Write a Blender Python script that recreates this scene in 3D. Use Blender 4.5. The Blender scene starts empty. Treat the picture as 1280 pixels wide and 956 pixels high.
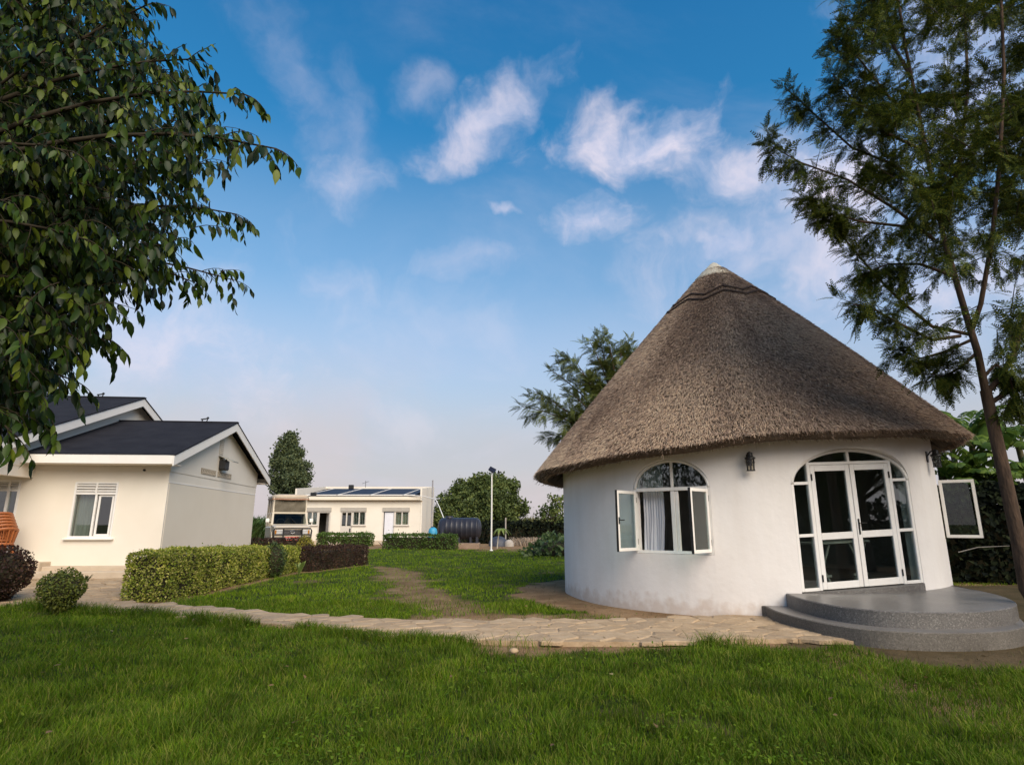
import bpy, math, random
import numpy as np
from math import radians as R, sin, cos, pi, sqrt
from mathutils import Vector, Matrix

SC = bpy.context.scene
COL = SC.collection
rng = np.random.default_rng(7)
random.seed(7)

# ------------------------------------------------------------------ camera, world, sun, exposure
F, HZ, EYE = 750.0, 655.0, 1.5
PITCH = math.atan((HZ - 478) / F)
cam_d = bpy.data.cameras.new("camera")
cam = bpy.data.objects.new("camera", cam_d)
COL.objects.link(cam)
cam.location = (0, 0, EYE)
cam.rotation_euler = (pi / 2 + PITCH, 0, 0)
cam_d.sensor_width = 36
cam_d.lens = F / 1280 * 36
cam_d.clip_start = 0.05
cam_d.clip_end = 3000
SC.camera = cam
SC.view_settings.view_transform = 'Standard'
SC.view_settings.look = 'None'
SC.view_settings.gamma = 1
SC.view_settings.exposure = 1.36
SC.cycles.max_bounces = 8
SC.cycles.transparent_max_bounces = 16

SUN_AZ, SUN_EL = R(152), R(37)      # azimuth from +Y towards +X: behind the camera on the left
SUN_DIR = Vector((sin(SUN_AZ) * cos(SUN_EL), cos(SUN_AZ) * cos(SUN_EL), sin(SUN_EL)))
sun_d = bpy.data.lights.new("sun", 'SUN')
sun_d.energy = 2.0
sun_d.angle = R(52)
sun_d.color = (1.0, 0.83, 0.65)
sun = bpy.data.objects.new("sun", sun_d)
COL.objects.link(sun)
sun.rotation_euler = (-SUN_DIR).to_track_quat('-Z', 'Y').to_euler()
sun.location = (-20, -20, 30)


def ray(px, py):
    v = 478 - py
    return np.array([px - 640.0, F * cos(PITCH) - v * sin(PITCH), F * sin(PITCH) + v * cos(PITCH)])


def at(px, py, dep):
    d = ray(px, py)
    t = dep / d[1]
    return np.array([d[0] * t, dep, EYE + d[2] * t])


def gnd(px, py, z=0.0):
    d = ray(px, py)
    t = (z - EYE) / d[2]
    return np.array([d[0] * t, d[1] * t, z])


def project(P):
    P = np.asarray(P, float)
    z = P[..., 2] - EYE
    c, s = cos(PITCH), sin(PITCH)
    yy = P[..., 1] * c + z * s
    zz = -P[..., 1] * s + z * c
    yy = np.where(np.abs(yy) < 1e-3, 1e-3, yy)
    return 640 + F * P[..., 0] / yy, 478 - F * zz / yy, yy


def make_world():
    w = bpy.data.worlds.new("World")
    SC.world = w
    w.use_nodes = True
    nt = w.node_tree
    nt.nodes.clear()
    N, L = nt.nodes.new, nt.links.new

    def math_(op, a, b=None, c=None, clamp=False):
        n = N('ShaderNodeMath')
        n.operation = op
        n.use_clamp = clamp
        for i, v in enumerate((a, b, c)):
            if v is None:
                continue
            if isinstance(v, (int, float)):
                n.inputs[i].default_value = v
            else:
                L(v, n.inputs[i])
        return n.outputs[0]

    def vm(op, a, b=None):
        n = N('ShaderNodeVectorMath')
        n.operation = op
        for i, v in enumerate((a, b)):
            if v is None:
                continue
            if isinstance(v, (tuple, list)):
                n.inputs[i].default_value = v
            else:
                L(v, n.inputs[i])
        return n

    def smooth(v, lo, hi, t0=0.0, t1=1.0):
        n = N('ShaderNodeMapRange')
        n.interpolation_type = 'SMOOTHSTEP'
        L(v, n.inputs[0])
        for i, x in zip((1, 2, 3, 4), (lo, hi, t0, t1)):
            n.inputs[i].default_value = x
        return n.outputs[0]

    def mix(fac, a, b, mode='MIX'):
        n = N('ShaderNodeMix')
        n.data_type = 'RGBA'
        n.blend_type = mode
        for i, v in zip((0, 6, 7), (fac, a, b)):
            if isinstance(v, (int, float)):
                n.inputs[i].default_value = v
            elif isinstance(v, tuple):
                n.inputs[i].default_value = v
            else:
                L(v, n.inputs[i])
        return n.outputs[2]

    tc = N('ShaderNodeTexCoord')
    d = vm('NORMALIZE', tc.outputs['Generated']).outputs[0]
    sep = N('ShaderNodeSeparateXYZ')
    L(d, sep.inputs[0])
    z = sep.outputs[2]
    sky = N('ShaderNodeTexSky')
    sky.sky_type = 'NISHITA'
    sky.sun_disc = False
    sky.sun_elevation = SUN_EL
    sky.sun_rotation = SUN_AZ
    sky.air_density = 1.3
    sky.dust_density = 0.6
    sky.ozone_density = 3.0
    # deeper and more saturated blue overhead, a lilac-grey haze that thickens towards the horizon
    def ramp_of(pts):
        ramp = N('ShaderNodeValToRGB')
        cr = ramp.color_ramp
        cr.interpolation = 'EASE'
        cr.elements[0].position, cr.elements[0].color = pts[0][0], (*pts[0][1], 1)
        cr.elements[1].position, cr.elements[1].color = pts[-1][0], (*pts[-1][1], 1)
        for p, c in pts[1:-1]:
            e = cr.elements.new(p)
            e.color = (*c, 1)
        L(z, ramp.inputs[0])
        return ramp.outputs[0]
    col = mix(1.0, sky.outputs[0], ramp_of(SKY_TINT), 'MULTIPLY')
    hz = N('ShaderNodeSeparateColor')
    L(ramp_of(HAZE_AMOUNT), hz.inputs[0])
    col = mix(hz.outputs[0], col, ramp_of(HAZE_COL))

    # cloud layer: noise on a plane overhead, plus the individual clouds the photograph shows
    zz = math_('ADD', math_('MAXIMUM', z, 0.0), 0.16)
    comb = N('ShaderNodeCombineXYZ')
    L(math_('DIVIDE', sep.outputs[0], zz), comb.inputs[0])
    L(math_('DIVIDE', sep.outputs[1], zz), comb.inputs[1])

    def noise(vec, scale, detail, rough, dist=0.0):
        n = N('ShaderNodeTexNoise')
        L(vec, n.inputs['Vector'])
        n.inputs['Scale'].default_value = scale
        n.inputs['Detail'].default_value = detail
        n.inputs['Roughness'].default_value = rough
        n.inputs['Distortion'].default_value = dist
        return n.outputs[0]
    wn = N('ShaderNodeTexNoise')
    L(d, wn.inputs['Vector'])
    wn.inputs['Scale'].default_value = 6.0
    wn.inputs['Detail'].default_value = 5
    wv = vm('SUBTRACT', wn.outputs[1], (.5, .5, .5)).outputs[0]
    ws = vm('SCALE', wv)
    ws.inputs[3].default_value = .17
    dw = vm('ADD', d, ws.outputs[0]).outputs[0]
    n1 = noise(dw, 8.0, 9, 0.58, 0.1)
    n2 = noise(d, 2.6, 6, 0.6, 0.2)
    n3 = noise(comb.outputs[0], 0.9, 8, 0.6, 0.6)
    thin = math_('MULTIPLY', smooth(n3, 0.47, 0.78), 0.30)
    total = thin
    for (px, py, aw, ah, rot, st) in CLOUDS:
        dv = ray(px, py)
        dv = dv / np.linalg.norm(dv)
        rt = np.cross(dv, (0, 0, 1))
        rt /= np.linalg.norm(rt)
        up = np.cross(rt, dv)
        c, s = cos(R(rot)), sin(R(rot))
        e1 = (rt * c + up * s) * F / aw
        e2 = (-rt * s + up * c) * F / ah
        rel = vm('SUBTRACT', dw, tuple(dv)).outputs[0]
        x1 = vm('DOT_PRODUCT', rel, tuple(e1)).outputs[1]
        x2 = vm('DOT_PRODUCT', rel, tuple(e2)).outputs[1]
        r2 = math_('ADD', math_('MULTIPLY', x1, x1), math_('MULTIPLY', x2, x2))
        front = math_('GREATER_THAN', vm('DOT_PRODUCT', d, tuple(dv)).outputs[1], 0.5)
        body = math_('SUBTRACT', 1.0, math_('SQRT', r2))
        v = math_('ADD', math_('MULTIPLY', body, 0.70), math_('MULTIPLY', math_('SUBTRACT', n1, 0.5), 2.2))
        m = math_('MULTIPLY', math_('MULTIPLY', smooth(v, -0.22, 0.95), st), front)
        total = math_('MAXIMUM', total, m)
    warm = mix(smooth(n1, 0.35, 0.7), CLOUD_COL[0], CLOUD_COL[1])
    col = mix(total, col, warm)
    low = math_('MULTIPLY', smooth(z, 0.34, 0.05), smooth(n2, 0.42, 0.7))
    col = mix(math_('MULTIPLY', low, 0.55), col, CLOUD_COL[2])
    # below the horizon: dull earth
    bg = N('ShaderNodeBackground')
    L(col, bg.inputs[0])
    bg.inputs[1].default_value = 0.062
    out = N('ShaderNodeOutputWorld')
    L(bg.outputs[0], out.inputs[0])


SKY_TINT = [(0.0, (1, 1, 1)), (0.25, (0.75, 0.92, 0.95)), (0.45, (0.38, 0.84, 0.98)), (0.6, (0.19, 0.80, 1.04)), (0.85, (0.13, 0.72, 1.04))]
HAZE_AMOUNT = [(0.0, (1, 1, 1)), (0.10, (.90, .90, .90)), (0.25, (.62, .62, .62)), (0.40, (.25, .25, .25)), (0.6, (0, 0, 0))]
HAZE_COL = [(0.0, (3.7, 3.45, 3.6)), (0.12, (3.5, 3.45, 3.8)), (0.3, (3.1, 3.7, 5.0)), (0.6, (2.6, 3.6, 5.4))]
CLOUD_COL = [(3.6, 4.0, 5.4, 1), (5.6, 5.1, 5.7, 1), (4.6, 3.9, 3.9, 1)]
# px, py, half width, half height, tilt, strength
CLOUDS = [(622, 132, 84, 30, 28, 0.8), (815, 172, 100, 42, -8, 1.0), (740, 278, 62, 32, 8, 0.85), (870, 200, 70, 30, -20, .6),
          (945, 215, 90, 45, -12, 0.8), (1060, 215, 130, 75, 0, 0.95), (912, 298, 45, 26, 0, 0.75),
          (440, 235, 45, 30, 25, 0.5), (435, 150, 40, 65, 15, 0.22), (360, 75, 70, 36, -35, 0.22),
          (533, 95, 36, 24, 20, 0.3), (622, 260, 20, 9, -15, 0.6), (600, 325, 60, 28, 0, 0.35),
          (410, 345, 70, 35, -25, 0.3), (200, 440, 170, 60, -15, 0.6), (560, 400, 90, 50, 0, 0.2),
          (960, 300, 160, 55, 0, 0.5), (420, 510, 160, 30, -8, 0.25), (1120, 320, 140, 80, 0, 0.7),
          (1190, 100, 130, 110, 0, 0.75), (60, 330, 140, 120, 0, 0.6), (1180, 440, 120, 60, 0, 0.5)]
make_world()


# ------------------------------------------------------------------ helpers: objects
def tag(o, label=None, cat=None, group=None, kind=None):
    if label:
        o["label"] = label
    if cat:
        o["category"] = cat
    if group:
        o["group"] = group
    if kind:
        o["kind"] = kind
    return o


def empty(name, loc, rz=0.0):
    o = bpy.data.objects.new(name, None)
    COL.objects.link(o)
    o.location = Vector([float(v) for v in loc])
    o.rotation_euler = (0, 0, rz)
    o.empty_display_size = 0.2
    return o


def wmat(o):
    M = Matrix.LocRotScale(o.location, o.rotation_euler, o.scale)
    return M if o.parent is None else wmat(o.parent) @ o.matrix_parent_inverse @ M


def link(name, me, parent=None, world=True):
    """one mesh object; world=True: the mesh is in world coordinates although it hangs under parent"""
    o = bpy.data.objects.new(name, me)
    COL.objects.link(o)
    if parent is not None:
        o.parent = parent
        if world:
            o.matrix_parent_inverse = wmat(parent).inverted()
    return o


def copy_tree(o, parent=None):
    c = o.copy()
    COL.objects.link(c)
    c.parent = parent
    for ch in [x for x in bpy.data.objects if x.parent == o]:
        k = copy_tree(ch, c)
        k.matrix_parent_inverse = ch.matrix_parent_inverse
    return c


class MB:
    """collects shapes into one mesh"""

    def __init__(self):
        self.v, self.f, self.s = [], [], []

    def add(self, vs, fs, smooth=False, M=None):
        b = len(self.v)
        if M is not None:
            vs = [tuple(M @ Vector(p)) for p in vs]
        self.v += [tuple(float(x) for x in p) for p in vs]
        for f in fs:
            self.f.append(tuple(i + b for i in f))
            self.s.append(smooth)
        return self

    def box(self, c, size, M=None, bev=0.0):
        x, y, z = [s / 2 for s in size]
        cx, cy, cz = c
        if bev <= 0:
            vs = [(cx + a * x, cy + b * y, cz + d * z) for d in (-1, 1) for b in (-1, 1) for a in (-1, 1)]
            fs = [(0, 2, 3, 1), (4, 5, 7, 6), (0, 1, 5, 4), (2, 6, 7, 3), (0, 4, 6, 2), (1, 3, 7, 5)]
            return self.add(vs, fs, False, M)
        e = min(bev, x * .9, y * .9, z * .9)
        vs, idx = [], {}
        for sx in (-1, 1):
            for sy in (-1, 1):
                for sz in (-1, 1):
                    for ax in range(3):
                        p = [sx * (x - e), sy * (y - e), sz * (z - e)]
                        p[ax] = (sx * x, sy * y, sz * z)[ax]
                        idx[(sx, sy, sz, ax)] = len(vs)
                        vs.append((cx + p[0], cy + p[1], cz + p[2]))
        g = lambda *k: idx[k]
        fs = []
        for s in (-1, 1):
            q = [g(s, -1, -1, 0), g(s, 1, -1, 0), g(s, 1, 1, 0), g(s, -1, 1, 0)]
            fs.append(q if s > 0 else q[::-1])
            q = [g(-1, s, -1, 1), g(-1, s, 1, 1), g(1, s, 1, 1), g(1, s, -1, 1)]
            fs.append(q if s > 0 else q[::-1])
            q = [g(-1, -1, s, 2), g(1, -1, s, 2), g(1, 1, s, 2), g(-1, 1, s, 2)]
            fs.append(q if s > 0 else q[::-1])
        for s in (-1, 1):
            for t in (-1, 1):
                fs.append([g(s, t, -1, 0), g(s, t, 1, 0), g(s, t, 1, 1), g(s, t, -1, 1)])
                fs.append([g(s, -1, t, 0), g(s, 1, t, 0), g(s, 1, t, 2), g(s, -1, t, 2)])
                fs.append([g(-1, s, t, 1), g(1, s, t, 1), g(1, s, t, 2), g(-1, s, t, 2)])
                for u in (-1, 1):
                    fs.append([g(s, t, u, 0), g(s, t, u, 1), g(s, t, u, 2)])
        return self.add(vs, fs, False, M)

    def bar(self, p, q, w, h, up=(0, 0, 1), bev=0.0):
        p, q = Vector([float(a) for a in p]), Vector([float(a) for a in q])
        d = q - p
        l = d.length
        z = d.normalized()
        x = Vector(up).cross(z)
        if x.length < 1e-4:
            x = Vector((1, 0, 0))
        x.normalize()
        y = z.cross(x)
        m = (p + q) / 2
        M = Matrix(((x.x, y.x, z.x, m.x), (x.y, y.y, z.y, m.y), (x.z, y.z, z.z, m.z), (0, 0, 0, 1)))
        return self.box((0, 0, 0), (w, h, l), M, bev)

    def tube(self, pts, rad, n=8, caps=True, M=None):
        pts = [Vector([float(a) for a in p]) for p in pts]
        if isinstance(rad, (int, float)):
            rad = [rad] * len(pts)
        vs, fs = [], []
        prev = None
        for i, p in enumerate(pts):
            t = (pts[min(i + 1, len(pts) - 1)] - pts[max(i - 1, 0)]).normalized()
            if prev is None:
                a = Vector((0, 0, 1)) if abs(t.z) < .9 else Vector((1, 0, 0))
                x = a.cross(t).normalized()
            else:
                x = (prev - t * prev.dot(t)).normalized()
            prev = x
            y = t.cross(x)
            for k in range(n):
                an = 2 * pi * k / n
                vs.append(tuple(p + (x * cos(an) + y * sin(an)) * rad[i]))
        for i in range(len(pts) - 1):
            for k in range(n):
                a, b = i * n + k, i * n + (k + 1) % n
                fs.append((a, b, b + n, a + n))
        self.add(vs, fs, True, M)
        if caps:
            self.add(vs[:n][::-1], [tuple(range(n))], False, M)
            self.add(vs[-n:], [tuple(range(n))], False, M)
        return self

    def lathe(self, prof, n=24, c=(0, 0, 0), smooth=True, M=None):
        vs, fs = [], []
        for r, z in prof:
            for k in range(n):
                a = 2 * pi * k / n
                vs.append((c[0] + r * cos(a), c[1] + r * sin(a), c[2] + z))
        for i in range(len(prof) - 1):
            for k in range(n):
                a, b = i * n + k, i * n + (k + 1) % n
                fs.append((a, b, b + n, a + n))
        return self.add(vs, fs, smooth, M)

    def prism(self, poly, h0, h1, M=None, smooth=False):
        """poly in xy, extruded between z h0 and h1"""
        n = len(poly)
        vs = [(p[0], p[1], h0) for p in poly] + [(p[0], p[1], h1) for p in poly]
        self.add(vs, [tuple(range(n))[::-1], tuple(range(n, 2 * n))], False, M)
        self.add(vs, [(i, (i + 1) % n, (i + 1) % n + n, i + n) for i in range(n)], smooth, M)
        return self

    def mesh(self, name, mat):
        me = bpy.data.meshes.new(name)
        me.from_pydata(self.v, [], self.f)
        me.polygons.foreach_set('use_smooth', self.s)
        me.materials.append(mat)
        me.update()
        return me

    def build(self, name, mat, parent=None, world=True):
        return link(name, self.mesh(name, mat), parent, world)


def np_mesh(name, V, faces, mat, smooth=False, attrs=None):
    """fast mesh from numpy: faces = list of (n,k) index arrays"""
    V = np.ascontiguousarray(V, dtype=np.float32)
    me = bpy.data.meshes.new(name)
    me.vertices.add(len(V))
    me.vertices.foreach_set('co', V.ravel())
    faces = [np.asarray(f, dtype=np.int32) for f in faces if len(f)]
    loops = np.concatenate([f.ravel() for f in faces])
    sizes = np.concatenate([np.full(len(f), f.shape[1], dtype=np.int32) for f in faces])
    starts = np.concatenate([[0], np.cumsum(sizes)[:-1]]).astype(np.int32)
    me.loops.add(len(loops))
    me.loops.foreach_set('vertex_index', loops)
    me.polygons.add(len(sizes))
    me.polygons.foreach_set('loop_start', starts)
    me.polygons.foreach_set('use_smooth', np.full(len(sizes), smooth, dtype=bool))
    if attrs:
        for k, a in attrs.items():
            at_ = me.attributes.new(k, 'FLOAT', 'POINT')
            at_.data.foreach_set('value', np.asarray(a, dtype=np.float32))
    me.materials.append(mat)
    me.update(calc_edges=True)
    me.validate()
    return me


def norm(a):
    return a / np.maximum(np.linalg.norm(a, axis=-1, keepdims=True), 1e-9)


def frames(dirs, ups):
    """rotation matrices whose X is dirs and whose Z leans to ups"""
    X = norm(dirs)
    Y = norm(np.cross(ups, X))
    Z = np.cross(X, Y)
    return np.stack([X, Y, Z], axis=-1)


def scatter(tv, tf, M, T, S):
    """copies of template (tv verts, tf list of face arrays) at T with rotation M and scale S"""
    n, k = len(T), len(tv)
    S = np.asarray(S, float)
    sv = tv[None] * (S[:, None, None] if S.ndim == 1 else S[:, None, :])
    V = np.einsum('nij,nkj->nki', M, sv) + T[:, None]
    off = (np.arange(n) * k)[:, None, None]
    return V.reshape(-1, 3), [(f[None] + off).reshape(-1, f.shape[1]) for f in tf]


def rand_dirs(n, r=rng):
    return norm(r.normal(size=(n, 3)))


def in_poly(x, y, poly):
    inside = np.zeros(x.shape, bool)
    n = len(poly)
    for i in range(n):
        x0, y0 = poly[i]
        x1, y1 = poly[(i + 1) % n]
        c = ((y0 > y) != (y1 > y)) & (x < (x1 - x0) * (y - y0) / (y1 - y0 + 1e-12) + x0)
        inside ^= c
    return inside


def vnoise(x, y, scale, seed=0):
    """smooth value noise in 0..1"""
    g = np.random.default_rng(seed).random((64, 64))
    u, v = np.asarray(x) * scale + 1000, np.asarray(y) * scale + 1000
    i, j = np.floor(u).astype(int), np.floor(v).astype(int)
    a, b = u - i, v - j
    a, b = a * a * (3 - 2 * a), b * b * (3 - 2 * b)
    q = lambda p, r: g[p % 64, r % 64]
    return (q(i, j) * (1 - a) + q(i + 1, j) * a) * (1 - b) + (q(i, j + 1) * (1 - a) + q(i + 1, j + 1) * a) * b


# ------------------------------------------------------------------ helpers: materials
def new_mat(name):
    m = bpy.data.materials.new(name)
    m.use_nodes = True
    nt = m.node_tree
    nt.nodes.clear()
    return m, nt, nt.nodes.new, nt.links.new


def ramp_node(N, cols, interp='LINEAR'):
    r = N('ShaderNodeValToRGB')
    r.color_ramp.interpolation = interp
    e = r.color_ramp.elements
    e[0].position, e[0].color = cols[0][0], (*cols[0][1], 1)
    e[1].position, e[1].color = cols[-1][0], (*cols[-1][1], 1)
    for p, c in cols[1:-1]:
        k = e.new(p)
        k.color = (*c, 1)
    return r


def mat(name, c0, c1=None, scale=6.0, rough=0.7, bump=0.0, bscale=None, detail=6, metal=0.0, spec=0.4, stretch=(1, 1, 1), coat=0.0):
    """surface with two tones in fractal noise and fine relief"""
    m, nt, N, L = new_mat(name)
    tc = N('ShaderNodeTexCoord')
    mp = N('ShaderNodeMapping')
    mp.inputs['Scale'].default_value = stretch
    L(tc.outputs['Object'], mp.inputs[0])
    p = N('ShaderNodeBsdfPrincipled')
    n = N('ShaderNodeTexNoise')
    n.inputs['Scale'].default_value = scale
    n.inputs['Detail'].default_value = detail
    n.inputs['Roughness'].default_value = 0.6
    L(mp.outputs[0], n.inputs['Vector'])
    r = ramp_node(N, [(0.3, c0), (0.7, c1 or c0)])
    L(n.outputs[0], r.inputs[0])
    L(r.outputs[0], p.inputs['Base Color'])
    p.inputs['Roughness'].default_value = rough
    p.inputs['Metallic'].default_value = metal
    p.inputs['Specular IOR Level'].default_value = spec
    p.inputs['Coat Weight'].default_value = coat
    if bump:
        n2 = N('ShaderNodeTexNoise')
        n2.inputs['Scale'].default_value = bscale or scale * 6
        n2.inputs['Detail'].default_value = 4
        L(mp.outputs[0], n2.inputs['Vector'])
        b = N('ShaderNodeBump')
        b.inputs['Strength'].default_value = bump
        b.inputs['Distance'].default_value = 0.02
        L(n2.outputs[0], b.inputs['Height'])
        L(b.outputs[0], p.inputs['Normal'])
    o = N('ShaderNodeOutputMaterial')
    L(p.outputs[0], o.inputs[0])
    return m


def leaf_mat(name, cols, rough=0.5, trans=0.25, tcol=None, spec=0.35, clump=0.0, cscale=2.2):
    """leaves, blades, straw: tone differs from piece to piece"""
    m, nt, N, L = new_mat(name)
    g = N('ShaderNodeNewGeometry')
    oi = N('ShaderNodeObjectInfo')
    ad = N('ShaderNodeMath')
    ad.operation = 'ADD'
    L(g.outputs['Random Per Island'], ad.inputs[0])
    L(oi.outputs['Random'], ad.inputs[1])
    fr = N('ShaderNodeMath')
    fr.operation = 'FRACT'
    L(ad.outputs[0], fr.inputs[0])
    r = ramp_node(N, [(i / (len(cols) - 1), c) for i, c in enumerate(cols)])
    L(fr.outputs[0], r.inputs[0])
    p = N('ShaderNodeBsdfPrincipled')
    if clump:                                        # clumps of darker and lighter tone
        tc = N('ShaderNodeTexCoord')
        n = N('ShaderNodeTexNoise')
        n.inputs['Scale'].default_value = cscale
        n.inputs['Detail'].default_value = 5
        L(tc.outputs['Object'], n.inputs['Vector'])
        cr = ramp_node(N, [(.32, (1 - clump, 1 - clump, 1 - clump)), (.5, (1, 1, 1)), (.68, (1 + clump, 1 + clump * .75, 1 + clump * .5))])
        L(n.outputs[0], cr.inputs[0])
        mm = N('ShaderNodeMix')
        mm.data_type = 'RGBA'
        mm.blend_type = 'MULTIPLY'
        mm.inputs[0].default_value = 1
        L(r.outputs[0], mm.inputs[6])
        L(cr.outputs[0], mm.inputs[7])
        r = mm
        rout = mm.outputs[2]
    else:
        rout = r.outputs[0]
    L(rout, p.inputs['Base Color'])
    p.inputs['Roughness'].default_value = rough
    p.inputs['Specular IOR Level'].default_value = spec
    o = N('ShaderNodeOutputMaterial')
    if trans > 0:
        t = N('ShaderNodeBsdfTranslucent')
        if tcol:
            t.inputs[0].default_value = (*tcol, 1)
        else:
            L(rout, t.inputs[0])
        mx = N('ShaderNodeMixShader')
        mx.inputs[0].default_value = trans
        L(p.outputs[0], mx.inputs[1])
        L(t.outputs[0], mx.inputs[2])
        L(mx.outputs[0], o.inputs[0])
    else:
        L(p.outputs[0], o.inputs[0])
    return m


def glass_mat(name, tint=(0.80, 0.86, 0.84), refl=0.14):
    m, nt, N, L = new_mat(name)
    lw = N('ShaderNodeLayerWeight')
    lw.inputs[0].default_value = 0.5
    pw = N('ShaderNodeMath')
    pw.operation = 'POWER'
    L(lw.outputs['Facing'], pw.inputs[0])
    pw.inputs[1].default_value = 4.0
    ma = N('ShaderNodeMath')
    ma.operation = 'MULTIPLY_ADD'
    L(pw.outputs[0], ma.inputs[0])
    ma.inputs[1].default_value = 0.85
    ma.inputs[2].default_value = refl
    t = N('ShaderNodeBsdfTransparent')
    t.inputs[0].default_value = (*tint, 1)
    g = N('ShaderNodeBsdfGlossy')
    g.inputs['Roughness'].default_value = 0.01
    mx = N('ShaderNodeMixShader')
    L(ma.outputs[0], mx.inputs[0])
    L(t.outputs[0], mx.inputs[1])
    L(g.outputs[0], mx.inputs[2])
    o = N('ShaderNodeOutputMaterial')
    L(mx.outputs[0], o.inputs[0])
    return m


M_WHITE = mat("hut_paint", (0.72, 0.69, 0.67), (0.78, 0.76, 0.74), 1.6, 0.85, 0.15, 60)
M_CREAM = mat("cream_paint", (0.72, 0.655, 0.55), (0.77, 0.71, 0.61), 0.9, 0.85, 0.10, 50)
M_CREAM2 = mat("cream_panel_paint", (0.71, 0.63, 0.505), (0.75, 0.675, 0.55), 0.8, 0.85, 0.10, 50)
M_TRIM = mat("white_trim", (0.76, 0.72, 0.66), (0.80, 0.77, 0.71), 3, 0.5)
M_FRAME = mat("window_paint", (0.74, 0.71, 0.67), (0.80, 0.78, 0.74), 5, 0.4, 0.05, 40)
M_BROWNFR = mat("weathered_frame", (0.55, 0.50, 0.44), (0.62, 0.57, 0.50), 9, 0.6)
M_ROOF = mat("dark_roof_sheet", (0.014, 0.014, 0.018), (0.024, 0.024, 0.029), 2.0, 0.9, 0.3, 30, spec=.12)
M_GLASS = glass_mat("window_glass")
M_BLACK = mat("black_iron", (0.010, 0.010, 0.010), (0.02, 0.02, 0.02), 20, 0.5)
M_DARKWOOD = mat("dark_timber", (0.05, 0.035, 0.025), (0.09, 0.06, 0.04), 8, 0.8)
M_SOLAR = mat("solar_glass", (0.010, 0.011, 0.022), (0.016, 0.018, 0.032), 3, 0.5, spec=.15)
M_CONC = mat("concrete", (0.30, 0.27, 0.23), (0.40, 0.36, 0.31), 4, 0.9, 0.4, 40)
M_PLASTER = mat("tan_plaster", (0.46, 0.37, 0.27), (0.56, 0.46, 0.34), 3, 0.9, 0.3, 30)
M_BARK = mat("bark", (0.028, 0.018, 0.012), (0.11, 0.068, 0.042), 12, 0.95, 1.0, 34, stretch=(1, 1, .25))
M_TWIG = mat("twig_bark", (0.022, 0.018, 0.012), (0.05, 0.04, 0.026), 12, 0.95, spec=.1)

# ------------------------------------------------------------------ layout shared by ground, grass and path
HC = np.array([5.14, 14.198])                 # centre of the round hut
HR = 3.93
H_IN = np.array([-0.3404, -0.9403])           # from the hut towards the viewer
H_RT = np.array([0.9403, -0.3404])
PATH_NEAR = [(-8.9, 11.75), (-7.92, 11.35), (-6.0, 10.76), (-4.4, 9.95), (-2.8, 9.28), (-1.52, 8.7), (-0.41, 8.32), (0.61, 8.2),
             (1.63, 8.2), (2.71, 8.32), (3.83, 8.42), (4.5, 8.3)]
PATH_FAR = [(-7.75, 12.3), (-6.36, 11.85), (-4.72, 11.08), (-3.13, 10.42), (-1.77, 10.05), (-1.12, 9.95), (-0.5, 9.93), (0.75, 10.0),
            (2.04, 10.12), (3.0, 10.3), (3.55, 10.55), (4.6, 10.6)]
YARD = [(-8.9, 11.75), (-7.75, 12.3), (-7.82, 15.5), (-9.6, 15.6), (-14.5, 15.1), (-15.5, 12.9), (-11, 12.5)]
near_y = lambda x: np.interp(x, [p[0] for p in PATH_NEAR], [p[1] for p in PATH_NEAR])
far_y = lambda x: np.interp(x, [p[0] for p in PATH_FAR], [p[1] for p in PATH_FAR])
PATH_POLY = PATH_NEAR + PATH_FAR[::-1]


def grass_density(x, y):
    n = vnoise(x, y, 1.6, 3) * .6 + vnoise(x, y, 4.5, 4) * .4
    d = np.zeros(x.shape)
    # lawn in front of the path; its right end stops short of the terrace
    edge = np.where(x < 4.2, near_y(x) + 0.02, np.interp(x, [4.2, 4.6, 5.4, 6.4, 8, 12], [7.75, 7.0, 6.75, 6.6, 6.4, 6.2]))
    edge = np.where(x < -8.9, np.interp(x, [-18, -15, -11, -8.9], [13.0, 12.6, 12.2, 11.7]), edge)
    bare = np.where((x > -0.5) & (x < 4.2), 0.45 * n + .12, 0.05)
    front = y < edge - bare * (x > -.6) - .10 * (n - .4)
    thin = vnoise(x, y, .75, 41) * .6 + vnoise(x, y, 2.6, 42) * .4
    d[front] = np.clip((thin[front] - .14) * 7, .5, 1.0)
    spot = ((x - 0.15) / .55) ** 2 + ((y - 7.85) / .3) ** 2
    d[front & (spot < .5 + n)] = 0.08
    # lawn behind the path
    left = np.where(y < 20.1, -6.75, np.where(y < 24.3, -6.45 + (y - 20.1) * .27, np.where(y < 26, -7.2, -0.232 * y)))
    hd = np.hypot(x - HC[0], y - HC[1])
    back = (y > far_y(x) + .05 + .1 * n) & (x > left) & (y < 38.0 + 2 * n) & (hd > HR + .75 + .75 * n) & (x < 22)
    back &= ~((x > 3.2) & (y < 14.2))
    back &= ~((x > 8.5) & (y < 16))
    d[back] = np.clip((thin[back] - .16) * 7, .5, 1.0)
    # worn earth track that runs up the lawn, and the trodden strip beside the path
    tx = np.interp(y, [9.9, 11, 13.1, 16, 20, 24], [-.3, -.75, -1.75, -2.55, -3.6, -5.2])
    tw = np.interp(y, [9.9, 11, 13, 16, 20, 24], [1.0, .70, .50, .50, .55, .1])
    tr = np.abs(x - tx) / tw + (n - .5) * 1.8
    d[back & (tr < 1) & (y < 23.5)] *= 0.15
    d[back & (tr >= 1) & (tr < 1.5) & (y < 23.5)] *= 0.5
    t2 = np.abs(y - far_y(x) - .35) / .50 + (n - .5) * 1.6
    d[back & (x > -1.7) & (x < 3) & (t2 < 1)] *= 0.20
    far = np.clip((y - 33.5) / 5, 0, 1) * (x > -3)
    d *= 1 - .85 * far * (n > .45)
    return d


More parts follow.
